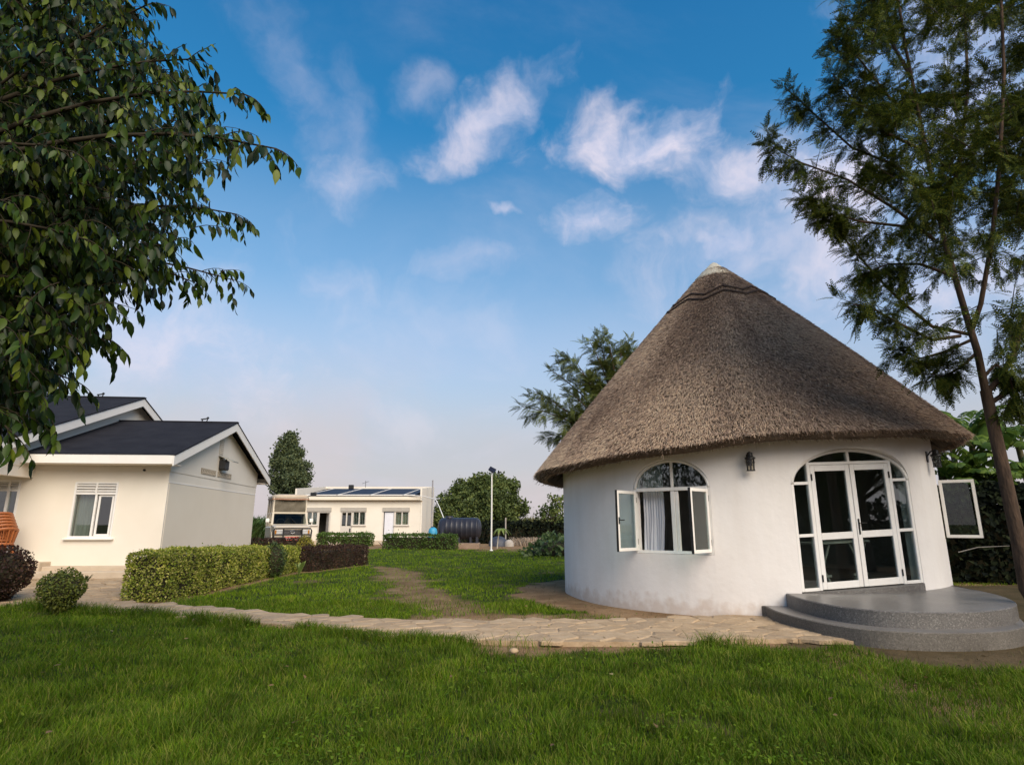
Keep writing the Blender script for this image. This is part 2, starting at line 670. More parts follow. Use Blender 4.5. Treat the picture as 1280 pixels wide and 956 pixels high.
# ------------------------------------------------------------------ ground
def ground_mat():
    m, nt, N, L = new_mat("earth")
    tc = N('ShaderNodeTexCoord')
    p = N('ShaderNodeBsdfPrincipled')
    n1 = N('ShaderNodeTexNoise')
    n1.inputs['Scale'].default_value = 1.3
    n1.inputs['Detail'].default_value = 9
    n1.inputs['Roughness'].default_value = .68
    L(tc.outputs['Object'], n1.inputs['Vector'])
    soil = ramp_node(N, [(.28, (0.14, 0.082, 0.042)), (.5, (0.26, 0.165, 0.088)), (.75, (0.38, 0.26, 0.15))])
    L(n1.outputs[0], soil.inputs[0])
    turf = ramp_node(N, [(.3, (0.020, 0.032, 0.008)), (.7, (0.045, 0.065, 0.016))])
    L(n1.outputs[0], turf.inputs[0])
    moss = ramp_node(N, [(.35, (0.05, 0.045, 0.02)), (.65, (0.10, 0.075, 0.04))])
    L(n1.outputs[0], moss.inputs[0])
    cur = soil.outputs[0]
    for nm, r in (('turf', turf), ('moss', moss)):
        a = N('ShaderNodeAttribute')
        a.attribute_name = nm
        mx = N('ShaderNodeMix')
        mx.data_type = 'RGBA'
        L(a.outputs['Fac'], mx.inputs[0])
        L(cur, mx.inputs[6])
        L(r.outputs[0], mx.inputs[7])
        cur = mx.outputs[2]
    L(cur, p.inputs['Base Color'])
    p.inputs['Roughness'].default_value = 1
    p.inputs['Specular IOR Level'].default_value = .1
    n2 = N('ShaderNodeTexNoise')
    n2.inputs['Scale'].default_value = 14
    n2.inputs['Detail'].default_value = 8
    n2.inputs['Roughness'].default_value = .7
    L(tc.outputs['Object'], n2.inputs['Vector'])
    b = N('ShaderNodeBump')
    b.inputs['Strength'].default_value = 1
    b.inputs['Distance'].default_value = .05
    L(n2.outputs[0], b.inputs['Height'])
    L(b.outputs[0], p.inputs['Normal'])
    o = N('ShaderNodeOutputMaterial')
    L(p.outputs[0], o.inputs[0])
    return m


def ground_z(x, y):
    z = (vnoise(x, y, .35, 11) - .5) * .05 + (vnoise(x, y, 1.7, 12) - .5) * .03
    hd = np.hypot(x - HC[0], y - HC[1])
    k = np.clip((np.abs(y - 10) - 1.2) / 2, 0, 1)
    return z * np.clip((np.hypot(x, y) < 60) * 1.0, 0, 1) * k - .012


def make_ground():
    xs = np.concatenate([[-1500, -400, -150, -80, -50, -32], np.arange(-20, 20.01, .2), [32, 50, 80, 150, 400, 1500]])
    ys = np.concatenate([[-1500, -300, -80, -30, -12], np.arange(-2, 44.01, .2), [50, 60, 80, 150, 400, 1500]])
    X, Y = np.meshgrid(xs, ys)
    x, y = X.ravel(), Y.ravel()
    V = np.stack([x, y, ground_z(x, y)], 1)
    nx, ny = len(xs), len(ys)
    i = np.arange((nx - 1) * (ny - 1))
    a = (i // (nx - 1)) * nx + i % (nx - 1)
    f = np.stack([a, a + 1, a + nx + 1, a + nx], 1)
    dens = grass_density(x, y)
    out = (np.abs(x) > 21) | (y > 50) | (y < -2)
    dens = np.where(out, .75, dens)
    hd = np.hypot(x - HC[0], y - HC[1])
    moss = ((x > 3.5) & (y < 9.4)) * .8 + ((x > 7.5) & (y > 9)) * .9
    me = np_mesh("ground", V, [f], ground_mat(), True, {'turf': np.clip(dens * 1.2, 0, 1) * (moss < .1), 'moss': np.clip(moss, 0, 1) * (dens < .5)})
    tag(link("ground", me), kind='structure')


make_ground()


# ------------------------------------------------------------------ grass
BLADE = [(0.10, 0.2, 0.03), (0.095, 0.16, 0.03)]
M_GRASS = leaf_mat("grass_blades", [(0.036, 0.078, 0.003), (0.066, 0.138, 0.006), (0.094, 0.175, 0.008), (0.145, 0.21, 0.012), (0.048, 0.10, 0.004), (0.22, 0.22, 0.05), (0.07, 0.15, 0.006)],
                   0.6, 0.35, None, 0.12, .38, 1.9)  # darker than the lawn blades: foreground shade put into the colour
M_LAWN = leaf_mat("lawn_blades", [(0.08, 0.15, 0.006), (0.13, 0.23, 0.009), (0.17, 0.27, 0.012), (0.22, 0.30, 0.02), (0.10, 0.19, 0.007), (0.22, 0.22, 0.05)], 0.6, 0.35, None, 0.12, .35, .9)
M_DRY = leaf_mat("dry_grass_blades", [(0.10, 0.08, 0.03), (0.16, 0.12, 0.05), (0.08, 0.09, 0.025)], 0.8, 0.2)


def blades(x, y, h, w, rg, lean=.35, swirl=None):
    n = len(x)
    a = rg.random(n) * 2 * pi if swirl is None else swirl + rg.normal(0, 1.7, n)
    dx, dy = np.cos(a), np.sin(a)
    ln = np.abs(rg.normal(lean, .22, n)) * h
    fa = rg.random(n) * pi
    wx, wy = np.cos(fa) * w / 2, np.sin(fa) * w / 2
    z0 = ground_z(x, y) - .01
    P = np.zeros((n, 7, 3))
    for k, (t, wf) in enumerate(((0, 1), (.45, .85), (.78, .55))):
        px, py = x + dx * ln * t * t, y + dy * ln * t * t
        pz = z0 + h * t * (1 - .12 * t)
        P[:, 2 * k] = np.stack([px - wx * wf, py - wy * wf, pz], 1)
        P[:, 2 * k + 1] = np.stack([px + wx * wf, py + wy * wf, pz], 1)
    P[:, 6] = np.stack([x + dx * ln, y + dy * ln, z0 + h * .92 - .25 * ln], 1)
    o = (np.arange(n) * 7)[:, None]
    q = np.concatenate([o + np.array([[0, 1, 3, 2]]), o + np.array([[2, 3, 5, 4]])])
    t = o + np.array([[4, 5, 6]])
    return P.reshape(-1, 3), [q, t]


def make_grass():
    rg = np.random.default_rng(21)

    def region(name, n, xs, ys, hmul, wmul, label_mat):
        # positions spread so that density per metre falls off with distance like the picture needs
        u = rg.random(n)
        y = ys[0] * (ys[1] / ys[0]) ** u if ys[1] / ys[0] > 1.2 else ys[0] + (ys[1] - ys[0]) * u
        x = (rg.random(n) * 2 - 1) * (y * .92 + .7)
        k = rg.random(n) < grass_density(x, y)
        k &= (x > xs[0]) & (x < xs[1])
        x, y = x[k], y[k]
        tuft = vnoise(x, y, 2.3, 5) * .5 + vnoise(x, y, 6.0, 6) * .5
        h = (.06 + .20 * tuft ** 1.8) * hmul * rg.uniform(.6, 1.25, len(x))
        w = .0052 * wmul * (1 + np.maximum(y - 5, 0) * .10) * rg.uniform(.7, 1.3, len(x))
        sw = vnoise(x, y, .9, 8) * 4 * pi
        V, Fc = blades(x, y, h, w, rg, .46, sw)
        o = link(name, np_mesh(name, V, Fc, label_mat, True))
        tag(o, kind='stuff')
        return o
    region("foreground_grass", 300000, (-20, 20), (3.7, 12.6), .85, 1.0, M_GRASS)
    region("lawn_grass", 260000, (-20, 20), (9.8, 40.0), .62, 1.15, M_LAWN)
    # taller fringe along the near edge of the path
    n = 15000
    x = rg.uniform(-9, 4.3, n)
    y = near_y(x) - np.abs(rg.normal(0, .16, n)) - .03
    k = (vnoise(x, y, 1.1, 9) > np.where(x > -.6, .50, .25)) & (rg.random(n) < grass_density(x, y) + .08)
    x, y = x[k], y[k]
    h = (.14 + .13 * vnoise(x, y, 2.4, 10)) * rg.uniform(.5, 1.2, len(x))
    V, Fc = blades(x, y, h, np.full(len(x), .007), rg, .5)
    o = link("path_edge_grass", np_mesh("path_edge_grass", V, Fc, M_GRASS, True))
    tag(o, kind='stuff')
    # thin dry growth on the bare earth
    n = 9000
    x = rg.uniform(-5, 9, n)
    y = rg.uniform(6.9, 20, n)
    k = (grass_density(x, y) < .5) & (np.hypot(x - HC[0], y - HC[1]) > HR + .15) & ~in_poly(x, y, PATH_POLY) & (rg.random(n) < .6) & (y < 16)
    k &= ~((x > 4.2) & (y > 8))
    x, y = x[k], y[k]
    V, Fc = blades(x, y, rg.uniform(.03, .10, len(x)), rg.uniform(.005, .010, len(x)), rg, .9)
    o = link("dry_grass", np_mesh("dry_grass", V, Fc, M_DRY, True))
    tag(o, kind='stuff')

    # broad-leaved weeds between the blades
    n = 26000
    y = 4.0 * (34 / 4.0) ** rg.random(n)
    x = (rg.random(n) * 2 - 1) * (y * .9 + .6)
    k = (vnoise(x, y, .8, 31) * .6 + vnoise(x, y, 3.2, 32) * .4 > .60) & (rg.random(n) < grass_density(x, y))
    x, y = x[k], y[k]
    n = len(x)
    P = np.stack([x, y, ground_z(x, y) + rg.uniform(.03, .13, n)], 1)
    d = norm(rand_dirs(n, rg) * np.array([1, 1, .45]) + np.array([0, 0, .15]))
    tv = np.array([(0, 0, 0), (.35, .30, .06), (.8, .2, .02), (1, 0, -.06), (.8, -.2, .02), (.35, -.30, .06)], float)
    V, Fc = scatter(tv, [np.array([[0, 1, 2], [0, 2, 3], [0, 3, 4], [0, 4, 5]])], frames(d, np.tile([0, 0, 1.0], (n, 1)) + rand_dirs(n, rg) * .3), P, rg.uniform(.018, .042, n) * (1 + np.maximum(y - 8, 0) * .04))
    o = link("lawn_weeds", np_mesh("lawn_weeds", V, Fc, leaf_mat("weed_leaves", [(.06, .12, .008), (.09, .16, .012), (.14, .20, .02)], .6, .3, None, .08)))
    tag(o, kind='stuff')
    # dead leaves blown over grass and path
    n = 110
    y = rg.uniform(4.2, 14, n)
    x = (rg.random(n) * 2 - 1) * (y * .9)
    k = (np.hypot(x - HC[0], y - HC[1]) > HR + .2) & ~((x > 3.9) & (y > 7.8)) & (x > -8)
    x, y = x[k], y[k]
    n = len(x)
    P = np.stack([x, y, np.where(in_poly(x, y, PATH_POLY), .075, .05 + rg.uniform(0, .09, n) * (grass_density(x, y) > .5))], 1)
    d = norm(rand_dirs(n, rg) * np.array([1, 1, .3]))
    V, Fc = scatter(tv, [np.array([[0, 1, 2], [0, 2, 3], [0, 3, 4], [0, 4, 5]])], frames(d, np.tile([0, 0, 1.0], (n, 1)) + rand_dirs(n, rg) * .5), P, rg.uniform(.03, .07, n))
    o = link("fallen_leaves", np_mesh("fallen_leaves", V, Fc, leaf_mat("dead_leaves", [(.16, .10, .04), (.26, .17, .07), (.10, .06, .03), (.30, .24, .10)], .7, .15)))
    tag(o, kind='stuff')


make_grass()


# ------------------------------------------------------------------ stone path and yard
M_STONE = [mat("path_stone", (0.32, 0.225, 0.13), (0.44, 0.32, 0.20), 5, .95, .5, 30),
           mat("path_stone_pale", (0.345, 0.245, 0.145), (0.47, 0.35, 0.225), 6, .95, .5, 26),
           mat("path_stone_grey", (0.28, 0.20, 0.12), (0.40, 0.295, 0.19), 7, .95, .6, 34)]
M_MORTAR = mat("path_mortar", (0.28, 0.195, 0.112), (0.41, 0.30, 0.19), 4, 1, .6, 30)


def clip_cell(poly, p, q):
    """keep the half plane nearer to p than to q"""
    m, d = (p + q) / 2, q - p
    out = []
    for i in range(len(poly)):
        a, b = poly[i], poly[(i + 1) % len(poly)]
        sa, sb = np.dot(a - m, d), np.dot(b - m, d)
        if sa <= 0:
            out.append(a)
        if (sa < 0 < sb) or (sb < 0 < sa):
            out.append(a + (b - a) * sa / (sa - sb))
    return out


def yard_rise(x, y):
    return .15 * min(1, max(0, (y - 12.6) / 2.8)) if x < -7.7 else 0.0


def make_path():
    rg = np.random.default_rng(5)
    base = MB()
    base.prism(PATH_POLY, -.12, .045)
    n0 = len(YARD)
    base.add([(x, y, -.12) for x, y in YARD] + [(x, y, .035 + yard_rise(x, y)) for x, y in YARD],
             [tuple(range(n0, 2 * n0))] + [(i, (i + 1) % n0, (i + 1) % n0 + n0, i + n0) for i in range(n0)])
    base.prism([(3.75, 8.40), (5.0, 8.15), (5.1, 10.45), (3.5, 10.5)], -.12, .041)
    path = base.build("stone_path", M_MORTAR)
    tag(path, kind='structure')
    pts = []
    s = .40
    for i in range(-42, 16):
        for j in range(0, 40):
            x = i * s + (s / 2 if j % 2 else 0) + rg.uniform(-.15, .15)
            y = 8.0 + j * s * .62 + rg.uniform(-.09, .09)
            pts.append((x, y))
    pts = np.array(pts)
    keep = in_poly(pts[:, 0], pts[:, 1], PATH_POLY) | in_poly(pts[:, 0], pts[:, 1], YARD)
    keep |= in_poly(pts[:, 0], pts[:, 1], [(3.75, 8.4), (4.6, 8.2), (4.2, 10.4), (3.5, 10.5)])
    keep &= np.hypot(pts[:, 0] - HC[0], pts[:, 1] - HC[1]) > HR + .18
    cand = np.where(keep)[0]
    cand = cand[np.argsort(np.hypot(pts[cand, 0], pts[cand, 1]))]
    rest = MB()
    for k, ci in enumerate(cand):
        p = pts[ci]
        poly = [p + np.array(c) for c in ((-.5, -.5), (.5, -.5), (.5, .5), (-.5, .5))]
        dd = np.hypot(*(pts - p).T)
        for j in np.argsort(dd)[1:14]:
            poly = clip_cell(poly, p, pts[j])
        if len(poly) < 3:
            continue
        c = np.mean(poly, 0)
        gap = rg.uniform(.975, .993)
        b = [c + (q - c) * gap for q in poly]
        # break straight edges so each stone has a ragged outline
        bb = []
        for i in range(len(b)):
            a0, a1 = b[i], b[(i + 1) % len(b)]
            bb.append(a0)
            if np.hypot(*(a1 - a0)) > .14:
                bb.append((a0 + a1) / 2 + rg.uniform(-.014, .014, 2))
        zt = .054 + rg.uniform(-.003, .006) + yard_rise(c[0], c[1])
        tx, ty = rg.normal(0, .015, 2)
        n = len(bb)
        zf = lambda q: zt + (q[0] - c[0]) * tx + (q[1] - c[1]) * ty
        vs = [(q[0], q[1], zt - .05) for q in bb] + [(q[0], q[1], zf(q) - .012) for q in bb]
        inn = [c + (q - c) * .86 for q in bb]
        vs += [(q[0], q[1], zf(q) + rg.uniform(-.002, .003)) for q in inn]
        fs = [(i, (i + 1) % n, (i + 1) % n + n, i + n) for i in range(n)]
        fs += [(i + n, (i + 1) % n + n, (i + 1) % n + 2 * n, i + 2 * n) for i in range(n)]
        fs.append(tuple(range(2 * n, 3 * n)))
        if k < 300:
            m = MB().add(vs, fs)
            m.build("paving_stone", M_STONE[int(rg.integers(0, 3))], path, False)
        else:
            rest.add(vs, fs)
    if rest.v:
        tag(rest.build("paving_stones", M_STONE[0], path, False), kind='stuff')
    # a few loose pebbles on the bare earth by the path
    for k, (x, y, r) in enumerate(((0.02, 7.72, .06),)):
        m = MB()
        m.lathe([(0, -r * .3), (r * .8, -r * .2), (r, r * .15), (r * .7, r * .55), (.001, r * .7)], 9, (x, y, .02))
        tag(m.build("stone", M_STONE[1]), "small pale stone lying on the bare earth beside the path", "stone")


make_path()


# ------------------------------------------------------------------ the round thatched hut
def hdir(b):
    b = R(b)
    return H_IN * cos(b) + H_RT * sin(b)


def hpt(b, r, z):
    d = hdir(b)
    return (HC[0] + d[0] * r, HC[1] + d[1] * r, z)


class Opening:
    def __init__(s, bc, half, z0, spring, rise, tilt=0.0):
        s.bc, s.half, s.z0, s.spring, s.rise, s.tilt = bc, half, z0, spring, rise, tilt
        s.hw = HR * sin(R(half))
        s.dist = HR * cos(R(half))
        n = hdir(bc)
        t = np.array([-n[1], n[0]])
        s.M = Matrix(((t[0], n[0], 0, HC[0] + n[0] * s.dist), (t[1], n[1], 0, HC[1] + n[1] * s.dist), (0, 0, 1, 0), (0, 0, 0, 1)))
        # local axes: x = right seen from outside, y = outwards, z = up
        if tilt:
            s.M = s.M @ Matrix(((1, 0, 0, 0), (0, 1, 0, 0), (tilt, 0, 1, 0), (0, 0, 0, 1)))

    def u(s, b):
        return max(-s.hw, min(s.hw, HR * cos(R(s.half)) * math.tan(R(b - s.bc))))

    def arch(s, u):
        return s.spring + s.rise * sqrt(max(0, 1 - (u / s.hw) ** 2))

    def lo(s, b):
        return s.z0 + s.tilt * s.u(b)

    def hi(s, b):
        return s.arch(s.u(b)) + s.tilt * s.u(b)


DOOR = Opening(31.3, 17.5, .445, 2.21, .585, .046)
WIN = Opening(-16.0, 10.6, .985, 2.135, .525)
SIDEWIN = Opening(82.6, 10.6, 1.22, 2.37, .45)
eave_z = lambda b: 2.77 + .062 * 4.54 * sin(R(b)) + .02 * sin(R(b * 5 + 40)) + .015 * sin(R(b * 11))


def roof_z(r, b):
    """top surface of the thatch"""
    t = r / 4.54
    ze = eave_z(b) + .13
    z = 8.0 + (ze - 8.0) * t
    return z + .10 * sin(pi * t) * (1 - .3 * t)


def make_hut():
    hut = empty("thatched_hut", (HC[0], HC[1], 0))
    tag(hut, "round white hut under a tall conical thatched roof", "hut")
    # wall
    ops = [DOOR, WIN, SIDEWIN]
    cuts = set()
    for o in ops:
        for k in range(25):
            e = -cos(pi * k / 24)
            cuts.add(round(o.bc + o.half * e, 4))
    b = -180.0
    while b < 180:
        if not any(o.bc - o.half - .8 < b < o.bc + o.half + .8 for o in ops):
            cuts.add(round(b, 4))
        b += 2.5
    cuts = sorted(cuts)
    V, idx, Fo, Sm = [], {}, [], []
    RI = HR - .20

    def vid(surf, b, z, r):
        k = (surf, round(b, 3), round(z, 4))
        if k not in idx:
            idx[k] = len(V)
            V.append(hpt(b, r, z))
        return idx[k]
    wt = lambda b: 3.24 + .05 * 4 * sin(R(b))
    n = len(cuts)
    for i in range(n):
        b0, b1 = cuts[i], cuts[(i + 1) % n]
        if b1 < b0:
            b1 += 360
        mid = (b0 + b1) / 2
        op = next((o for o in ops if o.bc - o.half < mid < o.bc + o.half), None)
        spans = [(-.15, -.15, wt(b0), wt(b1))] if op is None else [(-.15, -.15, op.lo(b0), op.lo(b1)), (op.hi(b0), op.hi(b1), wt(b0), wt(b1))]
        bb1 = b1 if b1 < 180 else b1 - 360
        for (a0, a1, c0, c1) in spans:
            for surf, r, flip in (('o', HR, False), ('i', RI, True)):
                f = (vid(surf, b0, a0, r), vid(surf, bb1, a1, r), vid(surf, bb1, c1, r), vid(surf, b0, c0, r))
                Fo.append(f[::-1] if flip else f)
                Sm.append(True)
        if op:
            for zf, tagname, flip in ((op.lo, 'l', False), (op.hi, 'h', True)):
                f = (vid(tagname + 'o', b0, zf(b0), HR), vid(tagname + 'o', b1, zf(b1), HR), vid(tagname + 'i', b1, zf(b1), RI), vid(tagname + 'i', b0, zf(b0), RI))
                Fo.append(f[::-1] if flip else f)
                Sm.append(tagname == 'h')
            for be, s in ((op.bc - op.half, 1), (op.bc + op.half, -1)):
                if abs((b0 if s > 0 else b1) - be) < 1e-3:
                    f = (vid('j', be, op.lo(be), HR), vid('j', be, op.hi(be), HR), vid('ji', be, op.hi(be), RI), vid('ji', be, op.lo(be), RI))
                    Fo.append(f if s > 0 else f[::-1])
                    Sm.append(False)
    me = bpy.data.meshes.new("wall")
    me.from_pydata(V, [], Fo)
    me.polygons.foreach_set('use_smooth', Sm)
    me.materials.append(hut_wall_mat())
    me.update()
    wall = link("wall", me, hut)
    # floor inside
    m = MB()
    m.prism([(HC[0] + (RI + .02) * cos(2 * pi * k / 48), HC[1] + (RI + .02) * sin(2 * pi * k / 48)) for k in range(48)], -.1, .40)
    m.build("floor", mat("hut_floor_tiles", (.07, .065, .06), (.10, .095, .09), 4, .35), hut)
    # thatch body: outer skin, cut edge, under side
    n = 144
    prof = [.03, .12, .25, .5, .8, 1.15, 1.6, 2.2, 2.9, 3.5, 4.0, 4.35, 4.54]
    V, Fc = [], []
    rings = []
    for j, r in enumerate(prof):
        ring = []
        for k in range(n):
            b = 360 * k / n
            ring.append(len(V))
            V.append(hpt(b, r, roof_z(r, b)))
        rings.append(ring)
    und = [(4.50, lambda b: eave_z(b) + .01), (4.40, lambda b: eave_z(b) - .015), (4.24, lambda b: eave_z(b) + .05), (3.9, lambda b: eave_z(b) + .43),
           (2.5, lambda b: eave_z(b) * .45 + 2.72), (.1, lambda b: 7.35)]
    for r, zf in und:
        ring = []
        for k in range(n):
            b = 360 * k / n
            rr = r + (.02 * sin(R(b * 17)) + .012 * sin(R(b * 41)) if r > 4.2 else 0)
            ring.append(len(V))
            V.append(hpt(b, rr, zf(b)))
        rings.append(ring)
    for j in range(len(rings) - 1):
        for k in range(n):
            Fc.append((rings[j][k], rings[j][(k + 1) % n], rings[j + 1][(k + 1) % n], rings[j + 1][k])[::-1])
    me = bpy.data.meshes.new("thatch")
    me.from_pydata(V, [], Fc)
    me.polygons.foreach_set('use_smooth', [True] * len(Fc))
    me.materials.append(mat("thatch_body", (.060, .042, .028), (.13, .092, .062), 5, 1, .9, 60, stretch=(1, 1, .4)))
    me.update()
    roof = link("thatched_roof", me, hut)
    # straws lying down the slope
    rg = np.random.default_rng(31)
    ns = 250000
    r = 4.54 * np.sqrt(rg.random(ns)) + .02
    r = np.clip(r, .22, 4.55)
    b = rg.uniform(-180, 180, ns)
    hid = (np.abs(b) > 105) & (rg.random(ns) < .55)
    r, b = r[~hid], b[~hid]
    ns = len(r)
    br = np.radians(b)
    ez = 2.77 + .062 * 4.54 * np.sin(br) + .02 * np.sin(np.radians(b * 5 + 40)) + .015 * np.sin(np.radians(b * 11)) + .13
    slope = (8.0 - ez) / 4.54
    z = 8.0 - slope * r + .10 * np.sin(pi * r / 4.54) * (1 - .3 * r / 4.54)
    od = np.cos(br)[:, None] * H_IN + np.sin(br)[:, None] * H_RT
    pos = np.stack([HC[0] + od[:, 0] * r, HC[1] + od[:, 1] * r, z], 1)
    down = norm(np.stack([od[:, 0], od[:, 1], -slope], 1))
    nor = norm(np.stack([od[:, 0] * slope, od[:, 1] * slope, np.ones(ns)], 1))
    side = np.cross(nor, down)
    patch = vnoise(b * .06 + r * .2, r * 1.0, 1.0, 14)
    d = norm(down + side * rg.normal(0, .30, ns)[:, None] + nor * (rg.uniform(-.02, .42, ns) + .05 * patch)[:, None])
    ln = rg.uniform(.045, .13, ns)
    tv = np.array([(0, -.5, 0), (0, .5, 0), (1, .35, 0), (1, -.35, 0)], float)
    tv3 = np.array([(0, -.5, -.25), (0, .5, -.25), (1, .3, 0), (1, -.3, 0), (0.5, 0, .35)], float)
    M = frames(d, nor + rand_dirs(ns, rg) * .5)
    tf = [np.array([[0, 1, 4], [1, 2, 4], [2, 3, 4], [3, 0, 4]])]
    S = np.stack([ln, rg.uniform(.006, .011, ns), rg.uniform(.007, .012, ns)], 1)
    tone = .5 + .55 * (vnoise(b * .05, r * .8, 1, 15) - .5) + .35 * (vnoise(b * .16, r * .5, 1, 16) - .5) + rg.normal(0, .27, ns)
    # rim tint: paler straw towards the eave on the viewer's left
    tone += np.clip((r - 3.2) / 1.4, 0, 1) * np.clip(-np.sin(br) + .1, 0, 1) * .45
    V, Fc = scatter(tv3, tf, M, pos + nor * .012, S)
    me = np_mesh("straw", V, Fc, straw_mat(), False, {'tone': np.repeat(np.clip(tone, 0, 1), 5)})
    tag(link("straw", me, hut), kind='stuff')
    # ragged fringe at the cut edge
    ne = 15000
    b = rg.uniform(-180, 180, ne)
    br = np.radians(b)
    od = np.cos(br)[:, None] * H_IN + np.sin(br)[:, None] * H_RT
    w = rg.random(ne)
    ez = 2.77 + .062 * 4.54 * np.sin(br) + .02 * np.sin(np.radians(b * 5 + 40)) + .015 * np.sin(np.radians(b * 11))
    rr = 4.30 + .25 * w
    zz = ez + .02 + .12 * w + rg.normal(0, .008, ne)
    pos = np.stack([HC[0] + od[:, 0] * rr, HC[1] + od[:, 1] * rr, zz], 1)
    d = norm(np.stack([od[:, 0] * .75, od[:, 1] * .75, np.full(ne, -.8)], 1) + rand_dirs(ne, rg) * .22)
    M = frames(d, rand_dirs(ne, rg))
    S = np.stack([rg.uniform(.05, .11, ne) * np.where(rg.random(ne) < .02, 2.0, 1), rg.uniform(.006, .011, ne), rg.uniform(.006, .010, ne)], 1)
    V, Fc = scatter(tv3, tf, M, pos, S)
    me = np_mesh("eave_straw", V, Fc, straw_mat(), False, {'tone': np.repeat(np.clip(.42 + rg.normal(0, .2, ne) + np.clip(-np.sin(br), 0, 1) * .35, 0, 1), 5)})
    tag(link("eave_straw", me, hut), kind='stuff')
    # the two scalloped ropes round the top
    M_ROPE = mat("dark_rope", (.026, .017, .014), (.05, .034, .027), 14, 1, .8, 60)
    for off in (0, .16):
        pts = []
        for k in range(181):
            bb = 2.0 * k
            tri = abs(((bb + 12) / 40 % 1) * 2 - 1)
            rr = 1.13 + off + .17 * (tri - .5)
            z = roof_z(rr, bb)
            pts.append((hpt(bb, rr + .02, z + .03)))
        MB().tube(pts, .029, 6, False).build("ridge_rope", M_ROPE, hut)
    # cement cap
    m = MB()
    rim = .47
    zr = roof_z(rim, 0)
    m.lathe([(rim + .02, zr - .07), (rim + .02, zr + .03), (.26, zr + .255), (.09, zr + .435), (.03, zr + .475), (.001, zr + .48)], 32, (HC[0], HC[1], 0))
    m.build("cement_cap", mat("cement_cap_plaster", (.50, .45, .34), (.62, .57, .45), 7, .9, .4, 40), hut)
    # wall plate and rafter ends under the eave
    for k in range(40):
        bb = 9 * k + 2
        p, q = hpt(bb, 3.75, eave_z(bb) + .42), hpt(bb, 4.28, eave_z(bb) + .055)
        MB().tube([p, q], .035, 6).build("rafter_end", M_DARKWOOD, hut)
    make_door(hut)
    make_window(hut)
    make_sidewindow(hut)
    return hut


def hut_wall_mat():
    m, nt, N, L = new_mat("hut_wall_paint")
    tc = N('ShaderNodeTexCoord')
    sp = N('ShaderNodeSeparateXYZ')
    L(tc.outputs['Object'], sp.inputs[0])
    n = N('ShaderNodeTexNoise')
    n.inputs['Scale'].default_value = 1.1
    n.inputs['Detail'].default_value = 7
    L(tc.outputs['Object'], n.inputs['Vector'])
    r = ramp_node(N, [(.3, (.74, .70, .665)), (.7, (.81, .775, .74))])
    L(n.outputs[0], r.inputs[0])
    # splashed earth on the lowest hand's breadth, uneven
    n3 = N('ShaderNodeTexNoise')
    n3.inputs['Scale'].default_value = 5
    n3.inputs['Detail'].default_value = 8
    L(tc.outputs['Object'], n3.inputs['Vector'])
    ma = N('ShaderNodeMath')
    ma.operation = 'MULTIPLY_ADD'
    L(n3.outputs[0], ma.inputs[0])
    ma.inputs[1].default_value = .75
    ma.inputs[2].default_value = -.20
    mr = N('ShaderNodeMath')
    mr.operation = 'SUBTRACT'
    L(ma.outputs[0], mr.inputs[0])
    L(sp.outputs[2], mr.inputs[1])
    m3 = N('ShaderNodeMapRange')
    L(mr.outputs[0], m3.inputs[0])
    m3.inputs[1].default_value = -.12
    m3.inputs[2].default_value = .12
    m3.inputs[4].default_value = .5
    mx = N('ShaderNodeMix')
    mx.data_type = 'RGBA'
    L(m3.outputs[0], mx.inputs[0])
    L(r.outputs[0], mx.inputs[6])
    mx.inputs[7].default_value = (.46, .33, .23, 1)
    mp = N('ShaderNodeMapping')
    mp.inputs['Scale'].default_value = (2.2, 2.2, .30)
    L(tc.outputs['Object'], mp.inputs[0])
    n4 = N('ShaderNodeTexNoise')
    n4.inputs['Scale'].default_value = 1.6
    n4.inputs['Detail'].default_value = 9
    n4.inputs['Roughness'].default_value = .62
    L(mp.outputs[0], n4.inputs['Vector'])
    st = ramp_node(N, [(.30, (.90, .88, .85)), (.60, (1, 1, 1))])
    L(n4.outputs[0], st.inputs[0])
    ms = N('ShaderNodeMix')
    ms.data_type = 'RGBA'
    ms.blend_type = 'MULTIPLY'
    ms.inputs[0].default_value = .5
    L(mx.outputs[2], ms.inputs[6])
    L(st.outputs[0], ms.inputs[7])
    p = N('ShaderNodeBsdfPrincipled')
    L(ms.outputs[2], p.inputs['Base Color'])
    p.inputs['Roughness'].default_value = .85
    n2 = N('ShaderNodeTexNoise')
    n2.inputs['Scale'].default_value = 9
    n2.inputs['Detail'].default_value = 10
    L(tc.outputs['Object'], n2.inputs['Vector'])
    b = N('ShaderNodeBump')
    b.inputs['Strength'].default_value = .25
    b.inputs['Distance'].default_value = .02
    L(n2.outputs[0], b.inputs['Height'])
    L(b.outputs[0], p.inputs['Normal'])
    o = N('ShaderNodeOutputMaterial')
    L(p.outputs[0], o.inputs[0])
    return m


_straw = []


